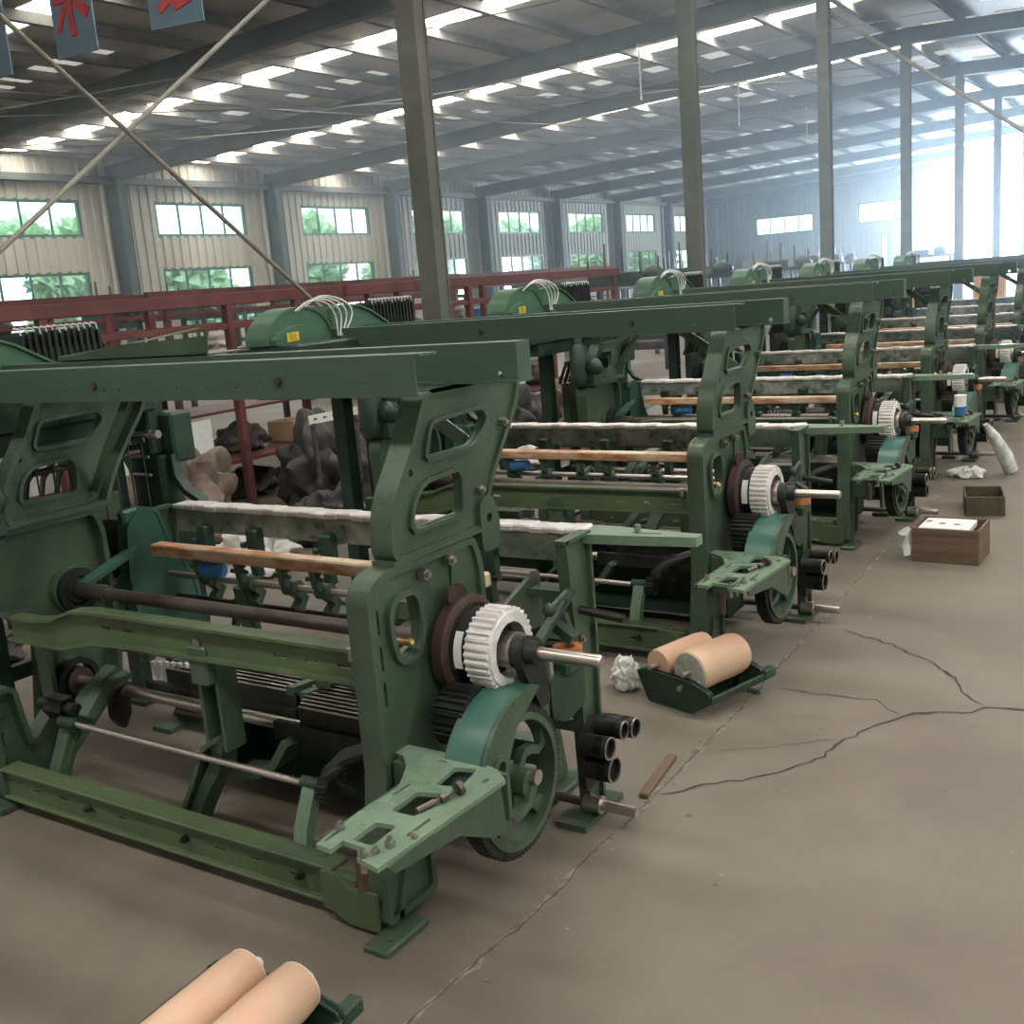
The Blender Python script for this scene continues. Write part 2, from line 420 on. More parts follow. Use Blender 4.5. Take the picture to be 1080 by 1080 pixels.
# skylight sheets: each strip runs down the slope, broken by the purlins below it
k = 0
for ci, c in enumerate(yc):
    for side, (x0, x1) in enumerate(((XW+.3, XR-.05), (XR+.05, XE-.3))):
        k += 1
        s = MB(); s.prism([(x0, zroof(x0)+.02), (x1, zroof(x1)+.02), (x1, zroof(x1)+.05), (x0, zroof(x0)+.05)], 'y', c-SW, c+SW)
        bright = (12 < c < 31 and side == 0) or (-2 < c < 18 and side == 1)
        struct(s.build('skylight_%d' % k, M['sky_bright'] if bright else (M['sky_mid'] if c < 12 else M['sky_dim'])))
for n_, (xa, xb) in enumerate(((XW, XW+.3), (XR-.05, XR+.05), (XE-.3, XE))):
    s = MB()
    for c in yc: s.prism([(xa, zroof(xa)), (xb, zroof(xb)), (xb, zroof(xb)+.08), (xa, zroof(xa)+.08)], 'y', c-SW, c+SW)
    struct(s.build('ceiling_strip', M['roof']))
# weak dirty sheets set into the roof between the bright rows
rs = random.Random(3)
d = MB()
for c in yc:
    for dy in (2.1, -1.9):
        for i in range(26):
            x0 = XW+.6+1.5*i
            if rs.random() < .6: continue
            x1 = x0+rs.uniform(.8, 1.25)
            if x0 < XR < x1: continue
            w = .3
            d.prism([(x0, zroof(x0)-.012), (x1, zroof(x1)-.012), (x1, zroof(x1)-.004), (x0, zroof(x0)-.004)], 'y', c+dy-w, c+dy+w)
struct(d.build('skylight_patches', M['sky_dim']))
# purlins along the building
x = XW+1.5; n_ = 0
while x < XE:
    z = zroof(x); p = MB(); p.box(x-.03, x+.03, YB, YE, z-.2, z-.015); p.box(x-.03, x+.09, YB, YE, z-.2, z-.18)
    struct(p.build('trim_purlin', M['purlin'])); x += 1.5
# rafters
lines = [2.07+BAY*k for k in range(-2, 11)]
for y in lines:
    r = MB()
    for x0, x1 in ((XW, XR), (XR, XE)):
        r.prism([(x0, zroof(x0)-.62), (x1, zroof(x1)-.52), (x1, zroof(x1)-.2), (x0, zroof(x0)-.2)] if x0 == XW else [(x0, zroof(x0)-.52), (x1, zroof(x1)-.62), (x1, zroof(x1)-.2), (x0, zroof(x0)-.2)], 'y', y-.02, y+.02)
        a, b_ = (.62, .52) if x0 == XW else (.52, .62)
        r.prism([(x0, zroof(x0)-a-.02), (x1, zroof(x1)-b_-.02), (x1, zroof(x1)-b_), (x0, zroof(x0)-a)], 'y', y-.1, y+.1)
    struct(r.build('trim_rafter', M['rafter']))
eb = MB(); eb.box(XW+.04, XW+.3, YB, YE, 5.32, 5.5); struct(eb.build('trim_eave_beam', M['rafter']))
# wall columns and interior pillars
def hcol(name, x, y, wx, wy, z1, mat):
    m_ = MB(); m_.box(x-wx/2, x+wx/2, y-wy/2, y-wy/2+.02, 0, z1); m_.box(x-wx/2, x+wx/2, y+wy/2-.02, y+wy/2, 0, z1)
    m_.box(x-.02, x+.02, y-wy/2+.02, y+wy/2-.02, 0, z1); m_.box(x-wx/2-.05, x+wx/2+.05, y-wy/2-.05, y+wy/2+.05, 0, .02)
    m_.box(x+wx/2-.035, x+wx/2-.01, y-wy/2+.02, y+wy/2-.02, 0, z1)
    return struct(m_.build(name, mat))
for y in lines:
    hcol('column', XW+.30, y, .5, .3, 5.4, M['pillar_green'])
    dp = MB(); dp.cyl((XW+.12, y-.34, 0), (XW+.12, y-.34, 5.5), .07, seg=10); struct(dp.build('trim_downpipe', M['cladding']))
    if y > 0: hcol('pillar', XR, y, .21, .17, 6.25, M['pillar'])
# diagonal braces between pillar 0 and pillar 1, and the long brace under the roof
def rod(name, p0, p1, r=.017): 
    m_ = MB(); m_.cyl(p0, p1, r, seg=8); return struct(m_.build(name, M['rod']))
rod('trim_brace', (XR+.03, 2.2, 4.90), (XR+.03, 8.0, .55)); rod('trim_brace', (XR-.03, 2.2, .93), (XR-.03, 8.0, 5.08))
rod('trim_brace', (-6.2, 20.45, 6.10), (-.6, 20.45, 1.84), .035)

# wires strung under the roof
for i, (p0, p1) in enumerate([((-24, 11, 5.6), (-5, 14.2, 5.5)), ((-22, 14.3, 5.4), (-4, 20.2, 5.6)), ((-25.5, 12, 5.35), (-6, 26, 5.8)), ((-20, 8.2, 5.2), (-6.2, 26, 5.6)), ((-6.05, 2.2, 4.55), (-25.5, 14, 5.0)), ((-18, 9, 5.6), (-9, 40, 5.6))]):
    pts = []
    for j in range(13):
        t = j/12; a = Vector(p0).lerp(Vector(p1), t); a.z -= .5*4*t*(1-t)*.35; pts.append(a)
    w = MB(); w.tube(pts, .009, 5); struct(w.build('trim_cable', M['wire']))
for i, (x, y, zt, l) in enumerate([(-9.63, 20.2, 6.06, .95), (-9.94, 26.25, 6.05, .93), (-10.2, 32.3, 6.05, .90)]):
    w = MB(); w.cyl((x, y, zt), (x, y, zt-l), .014, seg=6); w.cyl((x, y, zt), (x, y, zt-.05), .04, seg=8); w.cyl((x, y, zt-l), (x, y, zt-l-.07), .024, seg=8)
    tag(w.build('pull_cord', M['hose']), ['white cord hanging from a roof beam, left of the second pillar', 'white cord hanging from a roof beam just right of the second pillar', 'white cord hanging from a roof beam just left of the third pillar'][i], 'cord')

# blue boards with red brush lettering, hung in a row
def stroke(mb, pts, w):
    L_, R_ = [], []
    for i, p in enumerate(pts):
        p = Vector(p); t = Vector(pts[min(i+1, len(pts)-1)])-Vector(pts[max(i-1, 0)]); t.normalize(); n = Vector((-t.y, t.x))
        k_ = w[i] if isinstance(w, (list, tuple)) else w
        L_.append(tuple(p+n*k_/2)); R_.append(tuple(p-n*k_/2))
    return mb.prism(L_+R_[::-1], 'y', -.014, -.006)
glyphs = [
    [([(.12, .30), (.16, .46), (.12, .62)], [.03, .06, .03]), ([(-.16, .62), (.12, .62)], .045), ([(.12, .30), (-.16, .26)], .045), ([(-.16, .26), (-.17, .62)], .045)],
    [([(-.02, .78), (-.10, .62)], [.05, .03]), ([(-.06, .72), (.10, .72), (0, .56), (-.14, .48)], [.04, .05, .04, .02]), ([(-.04, .60), (.08, .52), (.14, .48)], [.03, .05, .04]), ([(-.16, .36), (.15, .38)], [.05, .05]), ([(0, .46), (-.01, .22), (0, .12)], [.05, .05, .05]), ([(-.06, .32), (-.15, .16)], [.05, .03]), ([(.05, .33), (.16, .24)], [.05, .08])],
    [([(-.06, .50), (0, .42)], [.04, .05]), ([(-.14, .36), (.10, .38), (-.06, .24)], [.04, .05, .04]), ([(-.12, .10), (-.04, .16)], [.04, .05]), ([(-.08, .26), (.02, .13), (.17, .17)], [.05, .10, .06])],
]
for i, (bx, lab) in enumerate(((-7.47, 'blue hanging board cut by the left edge of the photo'), (-6.53, 'blue hanging board with red brush characters, the middle one of the row'), (-5.53, 'blue hanging board with red brush lettering, right of the other two boards'))):
    t = thing('hanging_board', lab, 'banner', (bx, 5.0, 3.45), [-.05, .05, .2][i], 'blue hanging boards')
    b_ = MB(); b_.box(-.2, .2, -.006, .006, 0, .95); b_.build('board', M['banner'], t)
    r_ = MB()
    for pts, w in glyphs[i]: stroke(r_, pts, w)
    r_.build('lettering', M['banner_red'], t)
    c_ = MB(); c_.cyl((-.15, 0, .93), (-.15, 0, 2.9), .004, seg=5); c_.cyl((.15, 0, .93), (.15, 0, 2.9), .004, seg=5); c_.build('string', M['wire'], t)

# ------------------------------------------------------------------ the loom (measured in world coordinates of the first one)
O = (-2.7, 2.4, 0.0); PITCH = 2.194
XO = -1.80; XL = -3.62           # outer faces of the right and left side frames
def make_loom():
    T = thing('power_loom', 'x', 'loom', O, 0, 'green looms standing in one row along the aisle')
    def B(mb, name, mat, parent=T, label=None, smooth=35): return mb.build(name, M[mat], parent, O, label, smooth=smooth)

    # --- side frames
    plate = [(2.0, .44), (2.0, .93), (2.02, .97), (2.08, .995), (2.50, .992), (2.53, .90), (2.53, .52), (2.52, .36), (2.34, .32), (2.20, .26), (2.17, .15), (2.17, .03), (1.94, .03), (1.955, .10), (1.965, .25)]
    plate = fillet(plate, .03, 3)
    hole = fillet([(2.10, .895), (2.20, .905), (2.215, .80), (2.19, .74), (2.12, .735), (2.10, .80)], .04, 6)
    slots = [slot(2.05, z, .07, .010, PI/2) for z in (.86, .76, .66)] + [circ(2.33, .705, .035, 14), circ(2.30, .365, .03, 12)]
    m = MB(); m.prism(offset(plate, .004), 'x', XO-.030, XO-.014, [hole]+slots)
    m.rim(plate, .022, 'x', XO-.075, XO); m.rim(offset(hole, -.02), .017, 'x', XO-.04, XO+.002)
    m.prism([(2.35, .56), (2.42, .56), (2.42, .95), (2.38, .95)], 'x', XO-.03, XO-.006)
    m.box(XO-.03, XO+.055, 1.865, 2.05, 0, .02, .005); m.cyl((XO+.022, 1.92, .02), (XO+.022, 1.92, .024), .012, seg=10)
    m.strip([(2.0, .03), (2.06, .20)], .02, 'x', XO-.06, XO)
    # rear half of the frame and its foot
    m.prism(fillet([(2.53, .40), (2.53, .60), (2.62, .72), (2.86, .80), (2.88, .40), (2.95, .03), (2.80, .03), (2.76, .30)], .03, 3), 'x', XO-.03, XO-.014)
    m.box(XO-.08, XO+.03, 2.78, 3.0, 0, .025, .005)
    sf = B(m, 'side_frame', 'paint')
    for (y, z) in ((2.24, .945), (2.36, .955)):
        b = MB(); b.cyl((XO-.01, y, z), (XO+.014, y, z), .017, seg=6); b.cyl((XO+.008, y, z), (XO+.024, y, z), .009, seg=8); B(b, 'bolt', 'bolt', sf, 'zinc hex bolt')
    b = MB(); b.cyl((XO-.055, 2.16, .775), (XO-.005, 2.16, .775), .012, seg=10); b.ico((XO-.0, 2.16, .775), .013, 1); B(b, 'oil_nipple', 'brass', sf, 'brass oil nipple')
    lft = [(1.95, .03), (1.95, .41), (2.0, .445), (2.06, .43), (2.09, .2), (2.2, .3), (2.2, .66), (2.02, .70), (2.0, .93), (2.02, .97), (2.08, .995), (2.50, .992), (2.53, .9), (2.53, .5), (2.5, .30), (2.3, .13), (2.17, .03)]
    lft = fillet(lft, .03, 3)
    m = MB(); m.prism(offset(lft, .004), 'x', XL-.016, XL, [circ(2.33, .365, .062, 20), circ(2.37, .705, .058, 20)])
    m.rim(lft, .02, 'x', XL-.03, XL+.045)
    m.rim(circ(2.33, .365, .095, 24), .033, 'x', XL-.03, XL+.035); m.rim(circ(2.37, .705, .092, 24), .034, 'x', XL-.03, XL+.035)
    m.box(XL-.06, XL+.08, 1.90, 2.2, 0, .028, .006)
    m.prism(fillet([(2.53, .40), (2.53, .60), (2.62, .72), (2.86, .80), (2.88, .40), (2.95, .03), (2.80, .03), (2.76, .30)], .03, 3), 'x', XL-.016, XL)
    m.box(XL-.06, XL+.05, 2.78, 3.0, 0, .025, .005)
    for z in (.12, .22, .32): m.box(XL+.002, XL+.008, 2.0, 2.025, z, z+.05)
    B(m, 'side_frame', 'paint')
    m = MB(); m.rim(circ(2.37, .705, .086, 24), .03, 'x', XL+.01, XL+.06); B(m, 'bearing_ring', 'black_iron'); m = MB(); m.rim(circ(2.31, .363, .09, 24), .022, 'x', XL+.01, XL+.055); B(m, 'bearing_ring', 'black_iron')
    m = MB(); m.cyl((XL+.06, 2.40, .735), (XL+.10, 2.40, .735), .013, seg=10); B(m, 'oil_nipple', 'brass')
    # --- upper arms
    arm = [(2.12, 1.0), (2.128, 1.11), (2.155, 1.18), (2.24, 1.29), (2.285, 1.37), (2.325, 1.44), (2.82, 1.44), (2.785, 1.34), (2.68, 1.215), (2.615, 1.125), (2.57, 1.04), (2.555, 1.0)]
    arm = fillet(arm, .05, 4)
    h1 = fillet([(2.352, 1.343), (2.592, 1.352), (2.612, 1.327), (2.538, 1.259), (2.315, 1.259)], .02, 3)
    h2 = fillet([(2.222, 1.075), (2.246, 1.145), (2.294, 1.184), (2.446, 1.192), (2.460, 1.17), (2.452, 1.074)], .025, 3)
    for xa, s, nm in ((XO, 1, 'paint'), (XL, -1, 'paint')):
        m = MB(); x0, x1 = (xa-.026, xa-.012)
        if s < 0: x0, x1 = xa-.004, xa+.010
        hb = circ(2.245, 1.225, .011, 8)
        m.prism(offset(arm, .003), 'x', x0, x1, [h1, h2, hb])
        a, b_ = (xa-.075, xa) if s > 0 else (xa-.014, xa+.06)
        m.rim(arm, .016, 'x', a, b_)
        for h in (h1, h2): m.rim(offset(h, -.016), .0135, 'x', x0-.006, x1+.012)
        m.box(a, b_+.004, 2.12, 2.555, .996, 1.008)
        m.box(a, b_, 2.34, 2.80, 1.428, 1.440)
        if s > 0:   # cast lug at the rear foot of the arm
            m.prism(fillet([(2.53, .93), (2.53, 1.09), (2.60, 1.10), (2.63, 1.02), (2.62, .93)], .03, 3), 'x', xa-.03, xa+.005, [circ(2.575, 1.03, .014, 10)])
        A = B(m, 'upper_arm', nm)
        for (y, z) in ((2.55, 1.12), (2.70, 1.30)) if s > 0 else ():
            b = MB(); b.cyl((xa-.012, y, z), (xa+.006, y, z), .014, seg=6); b.cyl((xa+.0, y, z), (xa+.014, y, z), .008, seg=8); B(b, 'bolt', 'bolt', A)
    # --- the two channel beams on top
    hs = [slot(x, 1.478, .026, .009) for x in (-3.15, -2.945, -2.873, -2.598, -2.507, -2.345, -2.262, -1.875)] + [circ(x, 1.493, .010, 10) for x in (-2.995, -2.18)]
    m = MB(); m.prism([(-4.15, 1.442), (-1.70, 1.442), (-1.70, 1.550), (-4.15, 1.550)], 'y', 2.162, 2.168, hs)
    m.box(-4.15, -1.68, 2.165, 2.235, 1.545, 1.551); m.box(-4.15, -1.70, 2.165, 2.225, 1.442, 1.448)
    fb = B(m, 'front_crossbeam', 'paint_beam')
    b = MB(); b.cyl((-2.18, 2.154, 1.493), (-2.18, 2.165, 1.493), .013, seg=6); b.cyl((-2.995, 2.154, 1.493), (-2.995, 2.165, 1.493), .013, seg=6); B(b, 'bolt', 'steel_dark', fb)
    m = MB(); m.prism([(-4.15, 1.442), (-1.60, 1.442), (-1.60, 1.550), (-4.15, 1.550)], 'y', 2.49, 2.496, [circ(-1.66, 1.462, .010, 8)])
    m.box(-4.15, -1.60, 2.493, 2.56, 1.545, 1.551); m.box(-4.15, -1.595, 2.47, 2.56, 1.440, 1.447); m.box(-1.606, -1.60, 2.496, 2.56, 1.447, 1.545)
    B(m, 'rear_crossbeam', 'paint_beam')
    # --- rails
    hs = [slot(-3.40+.155*i, .098+.006*math.sin(i*2.1), .045, .008) for i in range(10) if i not in (4,)]
    m = MB(); m.prism([(-3.58, .05), (-1.89, .05), (-1.89, .155), (-3.58, .155)], 'y', 1.965, 1.975, hs)
    m.box(-3.58, -1.99, 1.945, 2.02, .148, .16, .003); m.box(-3.58, -1.95, 1.945, 2.02, .043, .055, .003)
    m.prism([(-2.02, .158), (-1.96, .158), (-1.92, .128), (-1.825, .13), (-1.825, .022), (-1.93, .018), (-1.99, .045), (-2.02, .046)], 'y', 1.928, 1.942); m.box(-2.02, -1.90, 1.938, 1.966, .05, .15)
    br = B(m, 'bottom_rail', 'paint_yellow')
    for x in (-3.10, -2.62, -2.13):
        b = MB(); b.cyl((x, 1.95, .10), (x, 1.968, .10), .013, seg=6); b.cyl((x, 1.94, .10), (x, 1.952, .10), .007, seg=8); B(b, 'bolt', 'black_iron', br)
    top = [(-3.60, .683), (-3.45, .683), (-3.34, .697), (-3.22, .738), (-3.12, .748), (-1.90, .757)]
    m = MB(); low = [(-1.90, .662), (-2.90, .650), (-3.12, .640), (-3.30, .600), (-3.60, .60)]
    hs = [slot(x, .695+.004*(x+3), .05, .011, .01) for x in (-3.05, -2.94, -2.25, -2.12, -2.0)]
    m.prism(top+low, 'y', 2.10, 2.112, hs)
    m.strip(top, .010, 'y', 2.075, 2.135); m.strip(low, .010, 'y', 2.075, 2.135)
    m.box(-1.90, -1.83, 2.04, 2.14, .66, .76)
    rl = B(m, 'breast_rail', 'paint_yellow')
    b = MB(); b.cyl((-1.93, 2.06, .74), (-1.93, 2.06, .775), .012, seg=6); b.cyl((-2.60, 2.09, .70), (-2.60, 2.10, .70), .016, seg=6); B(b, 'bolt', 'bolt', rl)
    # rear ties, and the dark panel low behind
    m = MB(); m.box(-3.60, -1.83, 2.84, 2.87, .10, .19); m.box(-3.60, -1.83, 2.82, 2.89, .185, .195); B(m, 'rear_tie', 'paint')
    m = MB(); m.prism(fillet([(-2.95, .06), (-1.90, .06), (-1.90, .36), (-2.2, .40), (-2.95, .40)], .03, 3), 'y', 2.62, 2.66)
    m.box(-2.95, -1.90, 2.45, 2.66, .06, .075); m.box(-2.96, -2.93, 2.45, 2.66, .06, .38); m.box(-1.93, -1.90, 2.45, 2.66, .06, .36)
    B(m, 'lower_panel', 'paint_dark')
    # --- shafts
    m = MB(); m.cyl((-3.66, 2.37, .705), (-1.80, 2.37, .705), .0235, seg=20); m.cyl((-3.55, 2.37, .705), (-3.40, 2.37, .705), .032, seg=16)
    cs = B(m, 'crank_shaft', 'steel_dark')
    m = MB(); m.cyl((-1.80, 2.37, .705), (-1.335, 2.37, .705), .0185, seg=20); m.cyl((-1.335, 2.37, .705), (-1.328, 2.37, .705), .0185, .014, seg=20); B(m, 'shaft_end', 'steel', cs, 'bright turned end of the crank shaft')
    m = MB(); m.cyl((-3.63, 2.37, .705), (-3.57, 2.37, .705), .05, seg=18); m.cyl((-3.56, 2.37, .715), (-3.50, 2.37, .715), .017, seg=12); B(m, 'bearing', 'black_iron', cs)
    m = MB(); m.cyl((-3.66, 2.31, .363), (-1.52, 2.31, .363), .0215, seg=20); ts = B(m, 'tappet_shaft', 'steel')
    for x0, x1, r in ((-3.64, -3.56, .055), (-3.40, -3.28, .034), (-3.37, -3.33, .042), (-2.15, -2.0, .034), (-1.95, -1.84, .05)):
        m = MB(); m.cyl((x0, 2.31, .363), (x1, 2.31, .363), r, seg=18); B(m, 'collar', 'steel_dark', ts)
    m = MB(); m.prism(fillet([(2.28, .37), (2.34, .37), (2.35, .26), (2.31, .20), (2.27, .26)], .02, 3), 'x', -3.37, -3.335); B(m, 'tappet_arm', 'steel_dark', ts)
    m = MB(); m.cyl((-3.36, 2.10, .312), (-2.14, 2.10, .302), .0115, seg=14); ps = B(m, 'treadle_shaft', 'steel')
    for x0, x1, r in ((-3.40, -3.31, .021), (-2.22, -2.15, .02)):
        m = MB(); m.cyl((x0, 2.10, .308), (x1, 2.10, .308), r, seg=14); B(m, 'collar', 'paint_dark', ps)
    m = MB()   # spiral gear pair at the right end
    m.prism(gearpoly(2.10, .302, .042, 16, .010), 'x', -2.14, -2.10); m.prism(gearpoly(2.12, .37, .05, 18, .010), 'x', -2.06, -2.02)
    m.cyl((-2.04, 2.0, .39), (-2.04, 2.2, .39), .016, seg=10); m.tube([(-2.10, 2.08, .36), (-2.03, 2.10, .42), (-1.94, 2.14, .45), (-1.86, 2.16, .45)], [.022, .028, .026, .022], 10)
    B(m, 'spiral_gear', 'black_iron', ps)
    m = MB()   # coil spring and worm at the left end
    sp = [(-3.50+.012*i/6, 2.14+.04*math.cos(i*PI/3), .34+.04*math.sin(i*PI/3)) for i in range(48)]
    m.tube(sp, .007, 5); m.cyl((-3.56, 2.14, .34), (-3.36, 2.14, .34), .025, seg=12); B(m, 'coil_spring', 'black_iron', ps)
    # --- hanging bracket in the middle and side levers
    m = MB()
    for x0, x1 in ((-2.655, -2.64), (-2.575, -2.56)): m.box(x0, x1, 2.12, 2.20, .33, .64)
    m.box(-2.653, -2.562, 2.184, 2.197, .335, .655)
    m.box(-2.645, -2.565, 2.085, 2.14, .56, .69, .008)
    m.strip([(-2.60, .36), (-2.63, .27), (-2.70, .18), (-2.76, .09), (-2.79, .04)], .045, 'y', 2.12, 2.19)
    m.strip([(-2.60, .37), (-2.66, .33), (-2.72, .22), (-2.82, .06)], .016, 'y', 2.10, 2.20)
    m.strip([(-2.61, .22), (-2.52, .23), (-2.44, .28), (-2.38, .36)], .028, 'y', 2.19, 2.27)
    B(m, 'middle_bracket', 'paint')
    m = MB(); m.cyl((-2.84, 2.06, .055), (-2.42, 2.02, .060), .014, seg=12); m.cyl((-2.86, 2.065, .055), (-2.80, 2.058, .055), .024, seg=12); m.cyl((-2.48, 2.02, .06), (-2.40, 2.02, .06), .026, seg=12)
    B(m, 'treadle_pin', 'black_iron')
    m = MB(); m.strip([(2.02, .03), (2.06, .14), (2.12, .26), (2.22, .36), (2.34, .42)], .05, 'x', -3.42, -3.36); m.strip([(2.02, .03), (2.08, .18), (2.13, .27)], .012, 'x', -3.43, -3.35)
    m.prism(fillet([(2.12, .33), (2.2, .41), (2.34, .43), (2.34, .41), (2.22, .375), (2.16, .31)], .02, 3), 'x', -3.33, -3.28); B(m, 'treadle_lever', 'paint')
    m = MB(); m.strip([(2.0, .02), (2.04, .2), (2.09, .30)], .035, 'x', -2.20, -2.15); B(m, 'treadle_lever', 'paint_lit')
    # --- slatted lever racks lying behind the tappet shaft
    for (x0, x1, n, y0) in ((-3.12, -2.50, 12, 2.36), (-2.38, -1.90, 10, 2.27)):
        m = MB()
        for i in range(n):
            y = y0+i*.026; m.box(x0-.016*i, x1-.016*i+.02, y, y+.008, .40, .452)
        L_ = B(m, 'lever_rack', 'black_iron')
        m = MB()
        for i in range(n):
            y = y0+i*.026; m.box(x0-.016*i, x1-.016*i+.02, y, y+.008, .4525, .456)
        B(m, 'slat_edges', 'steel', L_, 'bright worn edges of the slats')
        m = MB(); m.box(x0-.10, x1+.03, y0-.02, y0+.004, .34, .40); m.box(x1-.2, x1-.17, y0, y0+.3, .35, .40); B(m, 'rack_box', 'black_iron', L_)
    m = MB()
    for i in range(7): m.box(-3.20+.028*i, -3.185+.028*i, 2.36+.006*i, 2.375+.006*i, .36, .47)
    B(m, 'strap_row', 'white_wrap')
    for (xa, xb, z) in ((-2.52, -2.44, .47), (-2.46, -2.38, .46), (-3.24, -3.30, .50)):
        m = MB(); m.prism([(xa, 2.36), (xa+.035, 2.36), (xb+.035, 2.72), (xb, 2.72)], 'z', z-.03, z); B(m, 'rack_rail', 'paint')
    m = MB(); m.box(-3.5, -3.0, 2.5, 2.53, .49, .53); B(m, 'rack_rail', 'paint')
    m = MB(); m.box(-3.3, -2.95, 2.30, 2.34, .53, .57); B(m, 'rack_rail', 'paint')
    m = MB(); m.prism(fillet([(2.40, .50), (2.75, .60), (2.75, .56), (2.40, .46)], .01, 2), 'x', -2.42, -2.38); B(m, 'rack_arm', 'paint')
    m = MB(); m.strip([(2.42, .48), (2.5, .53), (2.8, .60)], .03, 'x', -2.30, -2.24); B(m, 'rack_arm', 'paint')
    # --- brake drum, hub with paper strip, wrapped gear, bearing
    m = MB(); m.cyl((XO+.012, 2.37, .705), (XO+.045, 2.37, .705), .145, seg=48); m.cyl((XO+.045, 2.37, .705), (XO+.055, 2.37, .705), .145, .128, seg=48)
    m.prism(fillet([(2.30, .84), (2.40, .84), (2.38, .885), (2.31, .885)], .02, 3), 'x', XO+.014, XO+.03)
    dr = B(m, 'brake_drum', 'rust')
    m = MB(); m.cyl((XO+.055, 2.37, .705), (XO+.098, 2.37, .705), .112, seg=40); m.cyl((XO+.055, 2.37, .705), (XO+.062, 2.37, .705), .122, seg=40); B(m, 'clutch_hub', 'black_iron', dr)
    m = MB(); a0, a1 = math.radians(142), math.radians(196)
    arc = [(2.37+.1135*math.cos(a0+(a1-a0)*i/8), .705+.1135*math.sin(a0+(a1-a0)*i/8)) for i in range(9)]
    arc2 = [(2.37+.1155*math.cos(a0+(a1-a0)*i/8), .705+.1155*math.sin(a0+(a1-a0)*i/8)) for i in range(9)][::-1]
    m.prism(arc+arc2, 'x', XO+.066, XO+.092); B(m, 'paper_strip', 'label_white', dr, 'white paper strip stuck on the hub')
    m = MB(); gp = gearpoly(2.37, .705, .122, 34, .010); ih = circ(2.37, .705, .080, 34)
    m.prism(gp, 'x', XO+.104, XO+.180, [ih]); m.rim(circ(2.37, .705, .108, 34), .028, 'x', XO+.098, XO+.186)
    m.bump(.0022, 55, 2); wg = B(m, 'wrapped_gear', 'white_wrap', T, 'gear wrapped in white plastic', 50)
    m = MB(); m.prism(circ(2.37, .705, .079, 30), 'x', XO+.12, XO+.14); B(m, 'gear_web', 'paint_dark', wg)
    m = MB(); m.cyl((XO+.14, 2.37, .705), (XO+.205, 2.37, .705), .052, seg=28); B(m, 'gear_hub', 'steel', wg, 'bright steel hub')
    m = MB(); m.cyl((XO+.205, 2.37, .705), (XO+.235, 2.37, .705), .046, seg=24); m.cyl((XO+.235, 2.37, .705), (XO+.275, 2.37, .705), .034, seg=20)
    m.prism(fillet([(2.32, .70), (2.34, .74), (2.40, .745), (2.44, .72), (2.46, .60), (2.47, .52), (2.42, .52), (2.36, .62)], .02, 3), 'x', XO+.21, XO+.24)
    B(m, 'outer_bearing', 'black_iron')
    # --- big spoked gear, pinion and its cover
    GY, GZ, GR = 2.30, .345, .220
    m = MB(); gp = gearpoly(GY, GZ, GR, 84, .008); m.prism(gp, 'x', -1.625, -1.575, [circ(GY, GZ, GR-.03, 40)])
    bg_ = B(m, 'spoked_gear', 'black_iron')
    m = MB(); m.rim(circ(GY, GZ, GR-.026, 48), .020, 'x', -1.630, -1.566)
    for i in range(5):
        P = []
        for j in range(7):
            r_ = .03+(GR-.065)*j/6; a = 2*PI*i/5+.55+.28*math.sin(j/6*2*PI)
            P.append((GY+r_*math.cos(a), GZ+r_*math.sin(a)))
        m.strip(P, .026, 'x', -1.612, -1.588)
    m.cyl((-1.64, GY, GZ), (-1.54, GY, GZ), .042, seg=24)
    B(m, 'spokes', 'paint', bg_)
    m = MB(); m.prism(gearpoly(2.24, .545, .088, 26, .010), 'x', -1.755, -1.655); B(m, 'pinion', 'black_iron')
    m = MB()
    arcO = [(GY+.245*math.cos(math.radians(a)), GZ+.03+.245*math.sin(math.radians(a))) for a in range(72, 181, 9)]
    arcI = [(GY+.218*math.cos(math.radians(a)), GZ+.03+.218*math.sin(math.radians(a))) for a in range(72, 181, 9)][::-1]
    m.prism(arcO+arcI, 'x', -1.665, -1.548)
    gc = B(m, 'gear_cover', 'teal')
    m = MB()
    arcI = [(GY+.01, GZ+.245), (GY-.03, GZ+.17), (GY-.02, GZ+.10), (GY+.03, GZ+.06), (GY+.03, GZ-.03), (GY-.06, GZ-.05), (GY-.12, GZ+.04), (GY-.19, GZ+.02), (GY-.2, GZ+.03)]
    m.prism([arcO[i] for i in range(0, 13)]+[(GY-.20, GZ-.01), (GY-.16, GZ-.02), (GY-.125, GZ+.01), (GY-.13, GZ+.08), (GY-.085, GZ+.14), (GY-.05, GZ+.19), (GY+.03, GZ+.235)], 'x', -1.552, -1.535, [circ(GY-.15, GZ+.115, .018, 14)])
    m.rim(circ(GY-.15, GZ+.115, .034, 20), .016, 'x', -1.56, -1.525)
    m.strip([(GY+.0, GZ-.005), (GY-.03, GZ-.05), (GY-.08, GZ-.06), (GY-.13, GZ-.02), (GY-.17, GZ+.01)], .026, 'x', -1.55, -1.53)
    B(m, 'cover_cheek', 'paint', gc)
    # --- bracket plate standing out at the front
    BR = [(-1.673, 1.597), (-1.625, 1.592), (-1.625, 1.635), (-1.560, 1.630), (-1.545, 1.590), (-1.472, 1.574), (-1.447, 2.047), (-1.495, 2.085), (-1.591, 2.117), (-1.816, 2.119), (-1.883, 2.077), (-1.782, 2.055), (-1.735, 2.01), (-1.70, 1.95), (-1.676, 1.90), (-1.683, 1.764)]
    bh = [fillet(h, .012, 3) for h in ([(-1.608, 1.646), (-1.610, 1.736), (-1.552, 1.742), (-1.546, 1.646)], [(-1.612, 1.796), (-1.615, 1.901), (-1.547, 1.919), (-1.541, 1.796)], [(-1.596, 1.95), (-1.608, 2.054), (-1.546, 2.069), (-1.528, 1.967)])]
